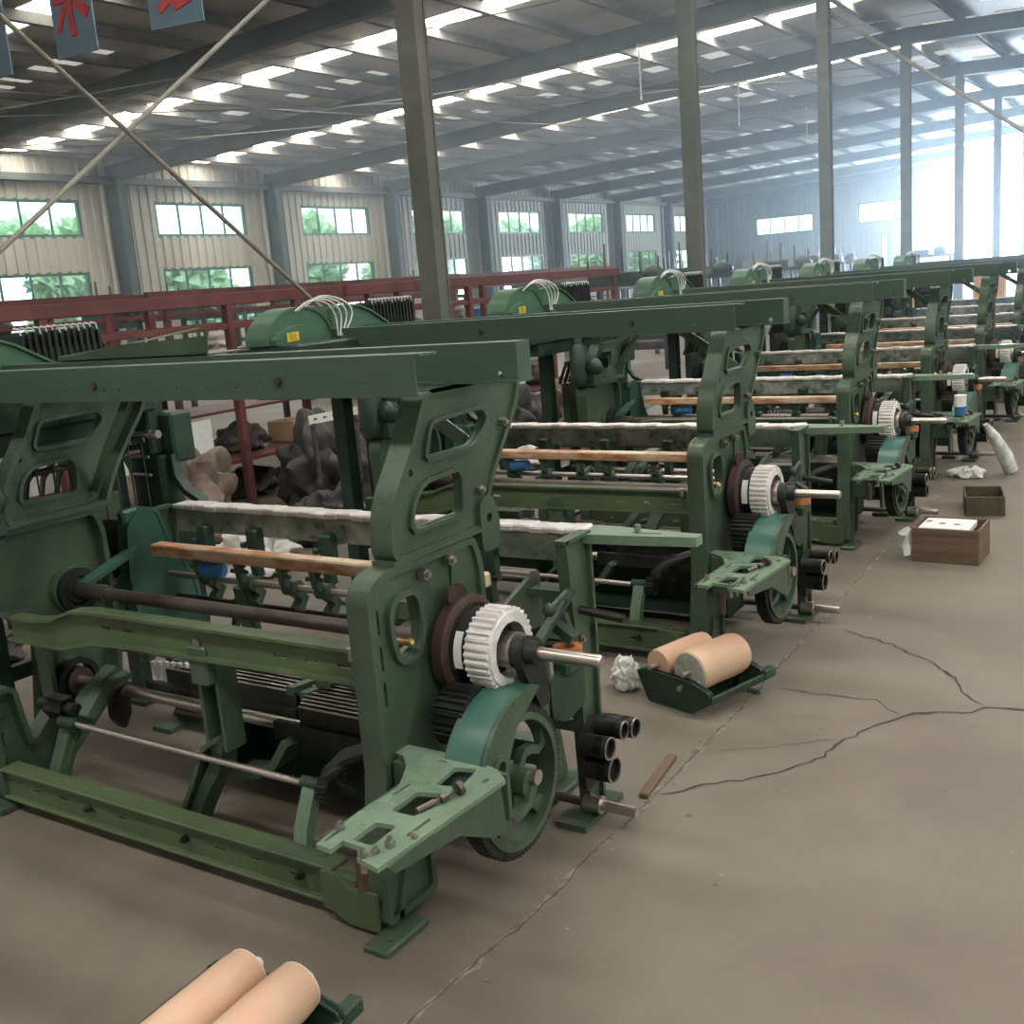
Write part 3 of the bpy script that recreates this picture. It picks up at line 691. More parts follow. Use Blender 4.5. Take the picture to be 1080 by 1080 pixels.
    bs = [slot(-1.664, 1.650, .072, .010, PI/2+.03), slot(-1.660, 1.895, .07, .010, PI/2), slot(-1.50, 1.76, .09, .010, PI/2), slot(-1.66, 2.07, .03, .01), slot(-1.49, 2.02, .03, .012, PI/2)]
    m = MB(); m.prism(BR, 'z', .478, .490, bh+bs)
    bp_ = B(m, 'bracket_plate', 'paint_lit')
    m = MB(); m.prism([(1.60, .480), (2.045, .480), (2.06, .33), (1.98, .36), (1.86, .425), (1.62, .455)], 'x', -1.475, -1.462)
    m.prism([(1.62, .480), (2.10, .480), (2.12, .30), (1.98, .38), (1.80, .45)], 'x', -1.70, -1.69)
    m.box(-1.81, -1.47, 2.085, 2.10, .36, .479)
    m.box(-1.80, -1.68, 2.03, 2.10, .30, .479)
    B(m, 'plate_rib', 'paint', bp_)
    for (x, y, r, h) in ((-1.664, 1.672, .011, .022), (-1.535, 1.600, .012, .020), (-1.518, 1.622, .010, .016), (-1.505, 1.660, .012, .026), (-1.478, 1.715, .009, .016)):
        m = MB(); m.cyl((x, y, .49), (x, y, .49+h*.6), r, seg=6); m.cyl((x, y, .49+h*.6), (x, y, .49+h), r*.55, seg=8); m.cyl((x, y, .45), (x, y, .478), r*.6, seg=8); B(m, 'bolt', 'bolt', bp_)
    m = MB(); m.cyl((-1.538, 1.83, .498), (-1.51, 1.93, .504), .005, seg=8); m.cyl((-1.545, 1.81, .497), (-1.53, 1.86, .50), .008, seg=8); m.cyl((-1.509, 1.925, .508), (-1.505, 1.938, .51), .019, seg=18); m.cyl((-1.522, 1.875, .501), (-1.516, 1.895, .503), .011, seg=6)
    B(m, 'eye_bolt', 'steel_dark', bp_)
    m = MB(); m.cyl((-1.60, 1.66, .36), (-1.60, 1.66, .45), .016, seg=10); B(m, 'stud', 'steel_dark', bp_)
    # --- rear posts
    for xs in (-1.64, XL+.02):
        m = MB()
        m.prism([(2.715, .93), (2.87, .93), (2.875, .6), (2.86, .02), (2.76, .02), (2.745, .5)], 'x', xs-.012, xs+.004)
        m.strip([(2.722, .93), (2.75, .5), (2.765, .02)], .014, 'x', xs-.02, xs+.02); m.strip([(2.865, .93), (2.868, .6), (2.852, .02)], .014, 'x', xs-.02, xs+.02)
        m.box(xs-.02, xs+.02, 2.71, 2.87, .92, .932)
        m.box(xs-.06, xs+.05, 2.66, 2.92, 0, .02)
        m.box(xs-.19 if xs > -2 else xs-.05, xs, 2.74, 2.84, .30, .34); m.box(xs-.19 if xs > -2 else xs-.05, xs, 2.78, 2.86, .72, .75)
        p = B(m, 'rear_post', 'paint')
        for z in (.29, .60, .20):
            b = MB(); b.cyl((xs+.002, 2.78, z), (xs+.018, 2.78, z), .014, seg=6); b.cyl((xs+.016, 2.78, z), (xs+.026, 2.78, z), .008, seg=8); B(b, 'bolt', 'bolt', p)
    # arm, spring lug and wooden buffer on the right rear post
    m = MB(); m.strip([(-1.56, .66), (-1.62, .70), (-1.70, .66)], .03, 'y', 2.60, 2.64)
    m.prism([(2.46, .68), (2.70, .79), (2.70, .775), (2.47, .665)], 'x', -1.62, -1.59); m.prism(fillet([(2.52, .44), (2.52, .56), (2.72, .60), (2.72, .42), (2.6, .40)], .02, 3), 'x', -1.60, -1.59)
    m.box(-1.62, -1.56, 2.58, 2.69, .55, .60, .01); m.ico((-1.60, 2.56, .765), .022, 2); m.cyl((-1.60, 2.56, .765), (-1.60, 2.66, .79), .010, seg=8)
    pa = B(m, 'picking_bracket', 'paint_dark')
    m = MB(); m.prism(circ(-1.59, 2.63, .045, 22), 'z', .60, .632, [circ(-1.59, 2.63, .022, 14)]); B(m, 'buffer_ring', 'orange', pa, 'orange-brown wooden ring')
    m = MB(); m.cyl((-1.64, 2.80, .69), (-1.50, 2.83, .665), .014, seg=10); m.cyl((-1.64, 2.70, .70), (-1.60, 2.66, .66), .02, seg=10); B(m, 'pivot_pin', 'black_iron', pa)
    # rollers low on the rear post, and the low roller shaft
    m = MB()
    for (x0, x1, y, z, r) in ((-1.62, -1.53, 2.72, .275, .036), (-1.61, -1.53, 2.74, .195, .042), (-1.60, -1.52, 2.80, .305, .030), (-1.60, -1.51, 2.86, .29, .034)):
        m.cyl((x0, y, z), (x1-.004, y, z), r, seg=20, cap=True); m.rim(circ(y, z, r, 20), .007, 'x', x1-.03, x1+.012)
    m.prism(fillet([(2.70, .12), (2.70, .30), (2.78, .34), (2.90, .31), (2.86, .26), (2.80, .22), (2.78, .12)], .02, 3), 'x', -1.625, -1.60)
    rc_ = B(m, 'roller_cluster', 'black_iron')
    m = MB()
    for (x0, x1, y, z, r) in ((-1.62, -1.53, 2.72, .275, .036), (-1.61, -1.53, 2.74, .195, .042), (-1.60, -1.52, 2.80, .305, .030), (-1.60, -1.51, 2.86, .29, .034)): m.rim(circ(y, z, r+.001, 20), .005, 'x', x1+.0125, x1+.016)
    B(m, 'roller_rims', 'steel', rc_, 'bright worn roller rims')
    m = MB(); m.cyl((-3.62, 2.76, .052), (-1.60, 2.76, .052), .016, seg=12); q = B(m, 'cloth_roller_shaft', 'steel_dark')
    m = MB(); m.cyl((-1.60, 2.76, .052), (-1.455, 2.76, .052), .0175, seg=16); m.cyl((-1.64, 2.76, .052), (-1.58, 2.76, .052), .03, seg=14); B(m, 'shaft_end', 'steel', q, 'bright turned shaft end')
    # --- wrapped back rest, taped wooden sley, rocking shaft
    m = MB()
    for i in range(30): m.box(-3.58+i*.0643, -3.58+(i+1)*.0643+.004, 2.857+.002*(i % 3), 2.943, .912-.002*(i % 2), .932+.0015*(i % 3), .005)
    m.bump(.004, 16, 1); wb = B(m, 'back_rest', 'white_wrap', T, 'back rest bar wrapped in white plastic')
    m = MB(); m.box(-3.57, -1.66, 2.865, 2.875, .82, .912); m.box(-3.57, -1.66, 2.88, 2.93, .86, .912); m.bump(.006, 9, 4); B(m, 'wrap_apron', 'grey_wrap', wb, 'dusty clear plastic over the bar face')
    m = MB(); m.prism([(-1.70, 2.84), (-1.70, 2.96), (-1.58, 2.965), (-1.44, 2.945), (-1.27, 2.93), (-1.27, 2.885), (-1.46, 2.855), (-1.6, 2.84)], 'z', .895, .925, [slot(-1.44, 2.90, .10, .012)])
    m.cyl((-1.47, 2.90, .92), (-1.47, 2.90, .95), .010, seg=6); B(m, 'end_arm', 'paint_lit', wb)
    for x in (-3.38, -3.10, -2.72, -2.35, -2.0):
        m = MB(); m.box(x-.03, x+.03, 2.82, 2.87, .76, .86, .008); m.strip([(2.86, .79), (2.83, .73), (2.84, .67)], .035, 'x', x-.015, x+.02); m.cyl((x-.03, 2.84, .76), (x+.04, 2.84, .76), .017, seg=8); m.cyl((x-.03, 2.80, .80), (x-.02, 2.87, .80), .012, seg=6)
        B(m, 'clamp', 'paint_dark', wb)
    m = MB(); m.box(-3.45, -1.88, 2.62, 2.68, .780, .826, .006); m.bump(.004, 8, 3); sl = B(m, 'sley_board', 'wood_wrap', T, 'wooden sley board under amber tape')
    m = MB(); m.cyl((-3.45, 2.70, .690), (-1.86, 2.70, .690), .013, seg=14); rk = B(m, 'rocking_shaft', 'steel')
    for i, x in enumerate((-3.22, -3.00, -2.78, -2.62, -2.35, -2.10)):
        m = MB(); m.cyl((x-.03, 2.70, .69), (x+.03, 2.70, .69), .030, seg=12)
        m.strip([(2.70, .69), (2.66, .72), (2.655, .785)], .028, 'x', x-.012, x+.014); m.strip([(2.70, .68), (2.74, .64), (2.71, .605)], .034, 'x', x-.02, x+.022)
        m.box(x-.028, x+.028, 2.65, 2.67, .76, .79, .004); m.cyl((x-.04, 2.655, .745), (x+.04, 2.655, .745), .009, seg=6)
        B(m, 'clamp', 'paint', rk)
    m = MB(); m.cyl((-3.17, 2.66, .735), (-3.10, 2.66, .74), .03, seg=14); m.ico((-3.19, 2.665, .735), .034, 2, amp=.2); B(m, 'blue_tag', 'blue', rk, 'blue rag tied on the shaft')
    for x in (-3.05, -2.20):
        m = MB(); m.strip([(2.70, .67), (2.72, .50), (2.68, .30)], .05, 'x', x-.02, x+.03); m.strip([(2.70, .67), (2.72, .50), (2.68, .30)], .02, 'x', x-.035, x+.045); B(m, 'sley_sword', 'paint')
    # --- diagonal stay under the rear beam
    m = MB(); P0, P1 = Vector((-2.16, 2.60, 1.44)), Vector((-1.83, 2.62, 1.21)); d = P1-P0
    q = d.to_track_quat('X', 'Z').to_matrix(); c = (P0+P1)/2; m.box(c.x-d.length/2, c.x+d.length/2, c.y-.004, c.y+.004, c.z-.022, c.z+.022, rot=q); m.box(-2.2, -2.1, 2.56, 2.61, 1.43, 1.441); B(m, 'diagonal_stay', 'paint_lit')
    # --- dobby at the left end: box, domed housing, guard, jacks
    m = MB(); m.box(-4.22, -3.78, 1.72, 3.02, 1.30, 1.50, .01); m.box(-4.20, -3.80, 1.80, 2.9, 1.22, 1.30)
    for y in (2.25, 2.92): m.box(-4.06, -3.98, y-.04, y+.04, .02, 1.22); m.box(-4.12, -3.92, y-.09, y+.09, 0, .02)
    m.box(-4.04, -4.0, 2.25, 2.92, .30, .36)
    db = B(m, 'dobby_frame', 'paint_dark')
    prof = [(1.70, 1.50), (1.70, 1.535), (1.735, 1.60), (1.80, 1.65), (1.87, 1.675), (1.97, 1.683), (2.06, 1.672), (2.13, 1.635), (2.18, 1.575), (2.20, 1.50)]
    prof = prof[:1]+fillet(prof, .05, 4)[5:-5]+prof[-1:]
    m = MB(); m.prism(offset(prof, .002), 'x', -4.12, -3.98); m.rim(prof, .012, 'x', -4.125, -3.972)
    dome = B(m, 'dobby_housing', 'dome_paint')
    m = MB(); m.prism([(1.72, 1.50), (1.72, 1.525), (1.78, 1.565), (1.86, 1.588), (1.96, 1.59), (2.05, 1.575), (2.12, 1.54), (2.14, 1.50)], 'x', -3.98, -3.93); B(m, 'access_lid', 'dome_paint', dome)
    m = MB(); m.prism([(1.80, 1.512), (1.885, 1.514), (1.885, 1.558), (1.80, 1.556)], 'x', -3.93, -3.928); lb = B(m, 'yellow_sticker', 'yellow', dome, 'yellow warning sticker with dark print')
    m = MB()
    for i in range(4): m.box(-3.9278, -3.927, 1.812, 1.872-.012*(i % 2), 1.520+.009*i, 1.5235+.009*i)
    B(m, 'sticker_print', 'ink', dome)
    for i in range(4):
        a = 1.90+.05*i
        pts = [(-3.95-.03*i, a, 1.66), (-3.93-.02*i, a+.08, 1.712+.01*i), (-3.90, a+.18, 1.70), (-3.885, a+.235, 1.63), (-3.88, a*.3+.7*2.18+.03, 1.515)]
        pr = []
        for k in range(len(pts)-1):
            for t in (0, .33, .66): pr.append(Vector(pts[k]).lerp(Vector(pts[k+1]), t))
        pr.append(Vector(pts[-1]))
        for _ in range(2): pr = [pr[0]]+[(pr[j-1]+pr[j]*2+pr[j+1])/4 for j in range(1, len(pr)-1)]+[pr[-1]]
        m = MB(); m.tube(pr, .0045, 6); B(m, 'hose', 'hose', dome, 'thin white hose')
    m = MB(); m.box(-3.90, -3.86, 2.16, 2.30, 1.50, 1.515, .003); B(m, 'hose_base', 'paint_lit', dome)
    g = [(2.22, 1.50), (2.22, 1.66), (2.34, 1.675), (2.46, 1.665), (2.56, 1.63), (2.78, 1.512), (2.78, 1.50)]
    m = MB(); m.prism(g, 'x', -4.02, -4.012); m.rim(fillet(g, .01, 2), .010, 'x', -4.03, -3.995); m.prism(g, 'x', -4.18, -4.175); B(m, 'side_guard', 'dome_paint')
    m = MB()
    for i in range(13): m.box(-4.20, -4.02, 2.60+i*.030, 2.616+i*.030, 1.50, 1.66+.006*((i*7) % 3), .002)
    m.box(-4.19, -4.03, 2.60, 2.98, 1.50, 1.60)
    jk = B(m, 'jack_stack', 'black_iron')
    m = MB()
    for i in range(13): m.tube([(-4.03, 2.608+i*.030, 1.655), (-4.025, 2.60+i*.030, 1.685), (-4.04, 2.585+i*.030, 1.69)], .004, 5)
    B(m, 'hook_row', 'hose', jk, 'row of bright hooks')
    m = MB(); m.prism([(2.98, 1.50), (3.18, 1.50), (3.18, 1.512), (2.99, 1.56)], 'x', -4.14, -4.03); B(m, 'end_lug', 'dome_paint')
    # lever bank, springs and cross shafts filling the left end behind the side frame
    lv = None
    for i in range(9):
        m = MB(); y = 2.30+.07*i; m.strip([(-3.95, .98), (-3.90, 1.10), (-3.80, 1.18), (-3.70, 1.20)], .022, 'y', y, y+.010); m.cyl((-3.72, y+.005, 1.20), (-3.72, y+.005, .62), .004, seg=5)
        B(m, 'jack_lever', 'paint_dark' if i % 3 else 'steel_dark')
    m = MB(); m.cyl((-3.86, 2.25, 1.13), (-3.86, 2.95, 1.13), .014, seg=10); B(m, 'lever_pivot', 'steel_dark')
    m = MB(); m.box(-3.98, -3.66, 2.30, 2.90, .52, .60, .008); m.box(-3.96, -3.90, 2.34, 2.86, .60, .98, .006); B(m, 'lever_bed', 'paint')
    m = MB(); m.cyl((-4.0, 2.60, .80), (-3.66, 2.60, .80), .09, seg=20); m.cyl((-3.69, 2.60, .80), (-3.665, 2.60, .80), .12, seg=24); B(m, 'cam_barrel', 'black_iron')
    m = MB(); m.strip([(-4.0, .04), (-3.94, .30), (-3.90, .52)], .05, 'y', 2.36, 2.42); m.box(-4.06, -3.92, 2.33, 2.45, 0, .02); B(m, 'bed_leg', 'paint_dark')
    m = MB(); m.strip([(-3.60, 1.06), (-3.48, 1.22), (-3.30, 1.43)], .035, 'y', 2.52, 2.53); B(m, 'diagonal_stay', 'paint')
    # warp let-off beam and stop rods at the rear, filling the space below the back rest
    m = MB(); m.cyl((-3.56, 2.80, .56), (-1.70, 2.80, .56), .012, seg=10); B(m, 'stop_rod', 'steel_dark')
    for x in (-3.2, -2.5, -2.0):
        m = MB(); m.strip([(2.80, .56), (2.76, .45), (2.66, .40)], .03, 'x', x, x+.02); m.cyl((x-.01, 2.80, .56), (x+.03, 2.80, .56), .022, seg=10); B(m, 'stop_arm', 'paint_dark')
    # motor hung under the left end of the beams
    m = MB(); m.tube([(-3.62, 2.02, 1.28), (-3.62, 2.02, 1.25), (-3.62, 2.02, 1.05), (-3.62, 2.02, 1.02), (-3.62, 2.02, .99)], [.04, .062, .066, .06, .03], 18)
    m.box(-3.68, -3.50, 2.02, 2.10, .98, 1.16, .015); m.ico((-3.52, 2.05, 1.12), .06, 2, amp=.2); m.cyl((-3.62, 2.02, 1.28), (-3.62, 2.05, 1.44), .03, seg=12)
    B(m, 'drive_motor', 'paint_dark')
    # harness mechanism low at the left rear, teal guard beside it
    m = MB()
    m.box(-4.02, -3.82, 3.02, 3.14, .80, 1.10, .012); m.box(-4.06, -3.78, 3.08, 3.20, 1.06, 1.28, .012); m.box(-4.00, -3.86, 3.02, 3.12, 1.10, 1.34, .01); m.box(-3.98, -3.84, 3.05, 3.20, .04, .82, .01)
    m.strip([(-4.10, 1.16), (-4.11, 1.08), (-4.06, 1.01), (-3.98, .98)], .028, 'y', 3.06, 3.11)
    m.strip([(-3.80, 1.10), (-3.79, 1.0), (-3.74, .94), (-3.66, .90), (-3.61, .84)], .026, 'y', 3.06, 3.11)
    m.cyl((-4.12, 3.085, 1.16), (-4.12, 3.085, 1.22), .022, seg=10); m.box(-4.08, -3.80, 2.98, 3.02, .72, .80, .01)
    hb = B(m, 'harness_box', 'paint_dark')
    m = MB(); m.cyl((-4.14, 3.0, 1.20), (-3.78, 3.0, 1.20), .010, seg=10)
    for z in (1.10, 1.02): m.cyl((-4.0, 3.0, z), (-3.86, 3.0, z), .006, seg=8); m.cyl((-4.0, 3.0, z), (-4.0, 3.0, z+.02), .006, seg=6)
    for x in (-4.12, -3.83, -3.79): m.cyl((x-.015, 3.0, 1.20), (x+.015, 3.0, 1.20), .018, seg=10)
    B(m, 'guide_rod', 'steel', hb, 'bright steel guide rod')
    m = MB(); m.prism(fillet([(2.60, .42), (2.58, .70), (2.60, .90), (2.68, .965), (2.76, .94), (2.80, .80), (2.90, .62), (2.93, .42)], .03, 3), 'x', -3.56, -3.545)
    m.rim(fillet([(2.60, .42), (2.58, .70), (2.60, .90), (2.68, .965), (2.76, .94), (2.80, .80), (2.90, .62), (2.93, .42)], .03, 3), .015, 'x', -3.60, -3.54)
    m.box(-3.60, -3.55, 2.60, 2.68, .90, .96, .01); m.prism([(2.36, .74), (2.62, .82), (2.62, .80), (2.36, .72)], 'x', -3.56, -3.50); B(m, 'rear_guard', 'teal_dark')
    return T

first = make_loom()
names = ['green loom nearest the camera, its left end cut by the photo edge',
    'second green loom from the camera, two paper-wrapped rollers on the floor before it',
    'third green loom from the camera, the brown wooden crate stands beside it',
    'fourth green loom from the camera, a blue and clear tub stands on its bracket plate',
    'fifth green loom from the camera, its wrapped gear near the right edge of the photo',
    'sixth green loom from the camera, only its upper parts show in the haze',
    'seventh green loom from the camera, farthest in the row but one',
    'green loom at the far end of the row, hidden mostly by the others']
first['label'] = names[0]
for k in range(1, 8):
    c = copy_tree(first); c.location = (O[0], O[1]+PITCH*k, 0); c['label'] = names[k]

# ------------------------------------------------------------------ things on the floor along the aisle
def add(mb, name, mat, label, cat, group=None, O=(0, 0, 0), kind=None):
    return tag(mb.build(name, M[mat], None, O), label, cat, group, kind)

def roller(p0, p1, r, label, end, name='paper_wrapped_roller', pin=None):
    """roller wrapped in kraft paper, from p0 (near) to p1 (far)"""
    p0, p1 = Vector(p0), Vector(p1); d = (p1-p0).normalized()
    t = thing(name, label, 'roller', p0)
    m_ = MB(); L_ = (p1-p0).length
    pts = [d*(L_*i/10) for i in range(11)]
    m_.tube(pts, [r*.93]+[r]*9+[r*.94], 28); m_.bump(.0018, 9, r*100); m_.build('wrapping', M['peach'], t)
    m_ = MB(); m_.cyl(d*-.05, d*(L_+.045), .014 if pin else .011, seg=12); m_.build('spindle', M[pin or 'steel'], t)
    m_ = MB(); q = d.to_track_quat('Z', 'Y').to_matrix()
    m_.cyl(-d*.006, -d*.001, r*.9, seg=28)
    for i in range(10):
        a = 2*PI*i/10; c = q @ Vector((math.cos(a)*r*.66, math.sin(a)*r*.66, 0)); m_.cyl(c-d*.009, c-d*.005, r*.085, seg=8)
    if end: m_.build('end_disc', M['kraft_end'], t, label='drilled grey metal end disc')
    else:
        m_.bm.free(); m_ = MB(); m_.cyl(d*(L_), d*(L_+.004), r*.93, seg=28); m_.build('end_disc', M['foam'], t, label='white end sheet')
    return t
def tray(loc, rz, label, w, l):
    """shallow cast tray: two shaped end plates joined by side bars"""
    t = thing('roller_tray', label, 'tray', loc, rz)
    prof = fillet([(-w/2+.05, 0), (w/2-.09, 0), (w/2, .075), (w/2, .105), (w/2-.10, .135), (-w/2+.02, .135), (-w/2-.01, .12)], .015, 2)
    for y in (0, l):
        m_ = MB(); m_.prism(prof, 'y', y-.006, y+.006); m_.rim(prof, .008, 'y', y-.014, y+.012); 
        e = m_.build('end_plate', M['paint_dark'], t)
        if y == 0:
            b = MB(); b.cyl((.05, -.012, .10), (.05, -.03, .10), .014, seg=6); b.cyl((.05, -.028, .10), (.05, -.04, .10), .008, seg=8); b.build('bolt', M['bolt'], e)
    m_ = MB(); m_.box(-w/2+.06, w/2-.09, .01, l-.01, .004, .012); m_.build('bottom', M['paint_dark'], t)
    m_ = MB(); m_.box(w/2-.012, w/2+.004, .0, l+.05, .055, .085, .003); m_.box(w/2-.03, w/2+.01, l+.0, l+.07, .06, .10, .004); m_.cyl((w/2+.0, l-.10, .05), (w/2+.05, l-.10, .05), .012, seg=8); m_.build('side_bar', M['paint_dark'], t)
    m_ = MB(); m_.box(-w/2-.004, -w/2+.012, .0, l, .09, .12, .003); m_.build('side_bar', M['paint_dark'], t)
    for i in range(5):
        m_ = MB(); x = -w/2+.07+i*.05; m_.box(x-.012, x+.012, l-.035, l-.008, .012, .055, .003, rot=Matrix.Rotation(.3*(i % 3-1), 3, 'X')); m_.build('rib', M['paint_dark'], t)
    return t
rz = math.radians(-17); c_, s_ = math.cos(rz), math.sin(rz)
def TL(loc, rz, x, y, z): return (loc[0]+x*math.cos(rz)-y*math.sin(rz), loc[1]+x*math.sin(rz)+y*math.cos(rz), loc[2]+z)
L1 = (-1.745, 3.69, 0)
tray(L1, rz, 'dark green roller tray on the floor in front of the second loom', .37, .33)
roller(TL(L1, rz, -.105, .022, .153), TL(L1, rz, -.105, .308, .153), .062, 'slimmer paper-wrapped roller, left one in the tray before the second loom', False)
roller(TL(L1, rz, .065, .022, .160), TL(L1, rz, .065, .308, .160), .085, 'thick paper-wrapped roller with drilled metal end, in the tray before the second loom', True)
m = MB(); m.ico((L1[0]-.27, L1[1]+.10, .07), .055, 4, (1.1, .9, 1.3), .5, 5, 3.5); add(m, 'crumpled_film', 'clear', 'crumpled clear plastic film beside the left end of the roller tray', 'plastic film')
L2 = (-1.785, 1.14, 0); rz2 = math.radians(4)
tray(L2, rz2, 'dark green roller tray at the bottom edge of the photo', .40, .40)
roller(TL(L2, rz2, -.055, .022, .155), TL(L2, rz2, -.055, .372, .155), .064, 'paper-wrapped roller with a white end pin, left one at the bottom edge of the photo', False, pin='foam')
roller(TL(L2, rz2, .098, .022, .155), TL(L2, rz2, .098, .378, .155), .066, 'paper-wrapped roller, right one of the pair at the bottom edge of the photo', False)
# nearer corner casting of that tray shows between the rollers
m = MB(); m.box(-.03, .03, -.02, .03, 0, .16, .008); add(m, 'corner_casting', 'paint_dark', 'small dark green casting at the near end of the bottom-edge rollers', 'metal part')
bpy.data.objects['corner_casting'].location = TL(L2, rz2, .022, -.06, .0)

# brown crate with a foam sheet, dark basket, plastic heap, tub
t = thing('wooden_crate', 'brown wooden crate with white foam sheet inside, on the floor by the third loom', 'crate', (-1.205, 6.26, 0), math.radians(-1))
hx, hy, hz = .178, .155, .195
for nm, b in (('front_board', (-hx, hx, -hy, -hy+.012)), ('back_board', (-hx, hx, hy-.012, hy)), ('end_board', (-hx, -hx+.012, -hy+.012, hy-.012)), ('end_board', (hx-.012, hx, -hy+.012, hy-.012))):
    m = MB(); m.box(b[0], b[1], b[2], b[3], 0, hz, .002); m.build(nm, M['crate'], t)
m = MB(); m.box(-hx+.012, hx-.012, -hy+.012, hy-.012, 0, .012); m.build('bottom', M['crate'], t)
m = MB(); sh = fillet([(-1.355, 6.135), (-1.085, 6.135), (-1.085, 6.385), (-1.352, 6.385)], .01, 2)
m.prism(sh, 'z', .165, .193, [circ(-1.33, 6.30, .022, 14), circ(-1.25, 6.26, .022, 14), circ(-1.17, 6.25, .022, 14)]); add(m, 'foam_sheet', 'foam', 'white foam sheet with round holes lying in the wooden crate', 'foam sheet')
m = MB(); m.tube([(-1.405, 6.12, .19), (-1.425, 6.11, .16), (-1.42, 6.11, .08), (-1.41, 6.10, .035)], [.02, .035, .032, .022], 12); m.bump(.01, 22, 3); add(m, 'plastic_bag', 'clear', 'clear plastic bag hanging over the left corner of the wooden crate', 'plastic bag')
t = thing('parts_basket', 'small dark open basket on the floor behind the wooden crate', 'basket', (-1.24, 7.50, 0), math.radians(12))
for nm, b in (('side', (-.12, .12, -.18, -.17)), ('side', (-.12, .12, .17, .18)), ('side', (-.12, -.11, -.17, .17)), ('side', (.11, .12, -.17, .17))):
    m = MB(); m.box(b[0], b[1], b[2], b[3], 0, .125, .002); m.build(nm, M['basket'], t)
m = MB(); m.box(-.11, .11, -.17, .17, 0, .01); m.build('bottom', M['basket'], t)
for x in (-.10, .10):
    m = MB(); m.box(x-.012, x+.012, -.19, -.18, 0, .12, .002); m.build('batten', M['basket'], t)
m = MB()
for i in range(9): m.ico((-1.62+.045*i-.004*i*i, 8.62+.05*math.sin(i*2.3), .03), .06, 2, (1.2, 1, .6), .8, i, 2.5)
add(m, 'plastic_heap', 'clear', 'heap of crumpled clear plastic on the aisle floor behind the basket', 'plastic film')
m = MB()
for i in range(4): m.ico((-1.52+.07*i, 12.4+.05*math.sin(i*3), .02), .07, 2, (1.3, 1, .4), .8, i+20, 2.5)
add(m, 'plastic_heap', 'clear', 'small flat scrap of white plastic on the far aisle floor', 'plastic film')
t = thing('tub', 'blue and clear tub standing on the bracket plate of the fourth loom', 'tub', (-1.575, 1.925+2.194*3, .4915))
m = MB(); m.cyl((0, 0, 0), (0, 0, .065), .038, .042, 20); m.build('base', M['blue'], t, label='blue lower half')
m = MB(); m.cyl((0, 0, .065), (0, 0, .14), .042, .042, 20); m.cyl((0, 0, .14), (0, 0, .15), .045, .043, 20); m.build('body', M['foam'], t, label='milky upper half')
m = MB(); m.tube([(-1.42, 8.62, .40), (-1.37, 8.68, .30), (-1.30, 8.76, .14), (-1.26, 8.80, .02)], [.02, .045, .06, .05], 12); m.bump(.012, 12, 5); add(m, 'plastic_bag', 'clear', 'grey plastic bag hanging beside the fourth loom bracket', 'plastic bag')
m = MB(); m.box(-.016, .016, -.16, .16, 0, .018, .002); o = add(m, 'wooden_batten', 'crate', 'short wooden batten on the floor by the rear post of the nearest loom', 'batten'); o.location = (-1.545, 3.10, 0.0005); o.rotation_euler = (0, 0, .12)
m = MB(); m.cyl((-3.35, 2.55, .006), (-3.18, 2.66, .006), .006, seg=8); add(m, 'steel_pin', 'steel', 'thin steel pin on the floor under the nearest loom', 'pin')
# sheet-metal trough lying on top of the rear beam of the nearest loom
t = thing('sheet_metal_trough', 'folded green sheet metal trough resting on top of the nearest loom', 'trough', (-3.22, 2.57, 1.5525))
m = MB(); P = [(-.48, 0), (.36, 0), (.37, .065), (.10, .055), (-.05, .052), (-.46, .014)]
m.prism(P, 'y', -.05, -.044); m.build('front_face', M['paint'], t)
m = MB(); vs = [m.bm.verts.new(v) for v in ((-.46, -.05, .016), (.05, -.05, .056), (.12, .14, .085), (-.40, .14, .03))]
m.bm.faces.new(vs); vs2 = [m.bm.verts.new(v.co+Vector((0, 0, .005))) for v in vs]; m.bm.faces.new(vs2[::-1])
for i in range(4): m.bm.faces.new((vs[i], vs[(i+1) % 4], vs2[(i+1) % 4], vs2[i]))
m.build('folded_lip', M['paint_lit'], t)
m = MB(); m.box(-.46, .36, -.05, .14, 0, .004); m.build('base', M['paint'], t)

# ------------------------------------------------------------------ floor joint, cracks and stains
from mathutils import noise as _nz
def crack(name, pts, w, mat, seed, z=.0015, jag=.02, h=.0012, sub=.035):
    P = []
    for a, b_ in zip(pts, pts[1:]):
        a, b_ = Vector(a), Vector(b_); n_ = max(1, int((b_-a).length/sub))
        for i in range(n_): P.append(a.lerp(b_, i/n_))
    P.append(Vector(pts[-1]))
    L_, R_ = [], []
    for i, p in enumerate(P):
        t = P[min(i+1, len(P)-1)]-P[max(i-1, 0)]; t.normalize(); n = Vector((-t.y, t.x))
        q = p+n*jag*(_nz.noise(Vector((p.x*9, p.y*9, seed)))+.6*_nz.noise(Vector((p.x*30, p.y*30, seed))))
        k_ = w*(.35+1.3*abs(_nz.noise(Vector((p.x*11, p.y*11, seed+4)))))
        if i in (0, len(P)-1): k_ *= .2
        L_.append(q+n*k_); R_.append(q-n*k_)
    m_ = MB()
    A = [m_.bm.verts.new((v.x, v.y, z)) for v in L_]; B_ = [m_.bm.verts.new((v.x, v.y, z)) for v in R_]
    for i in range(len(A)-1): m_.bm.faces.new((A[i], A[i+1], B_[i+1], B_[i]))
    return struct(m_.build(name, M[mat]))
crack('floor_joint', [(-1.56, 1.2), (-1.543, 1.73), (-1.513, 2.2), (-1.501, 2.97), (-1.50, 3.55), (-1.54, 5.0), (-1.57, 5.9), (-1.6, 7.3), (-1.62, 9), (-1.62, 16)], .014, 'joint', 1, .0012, .012)
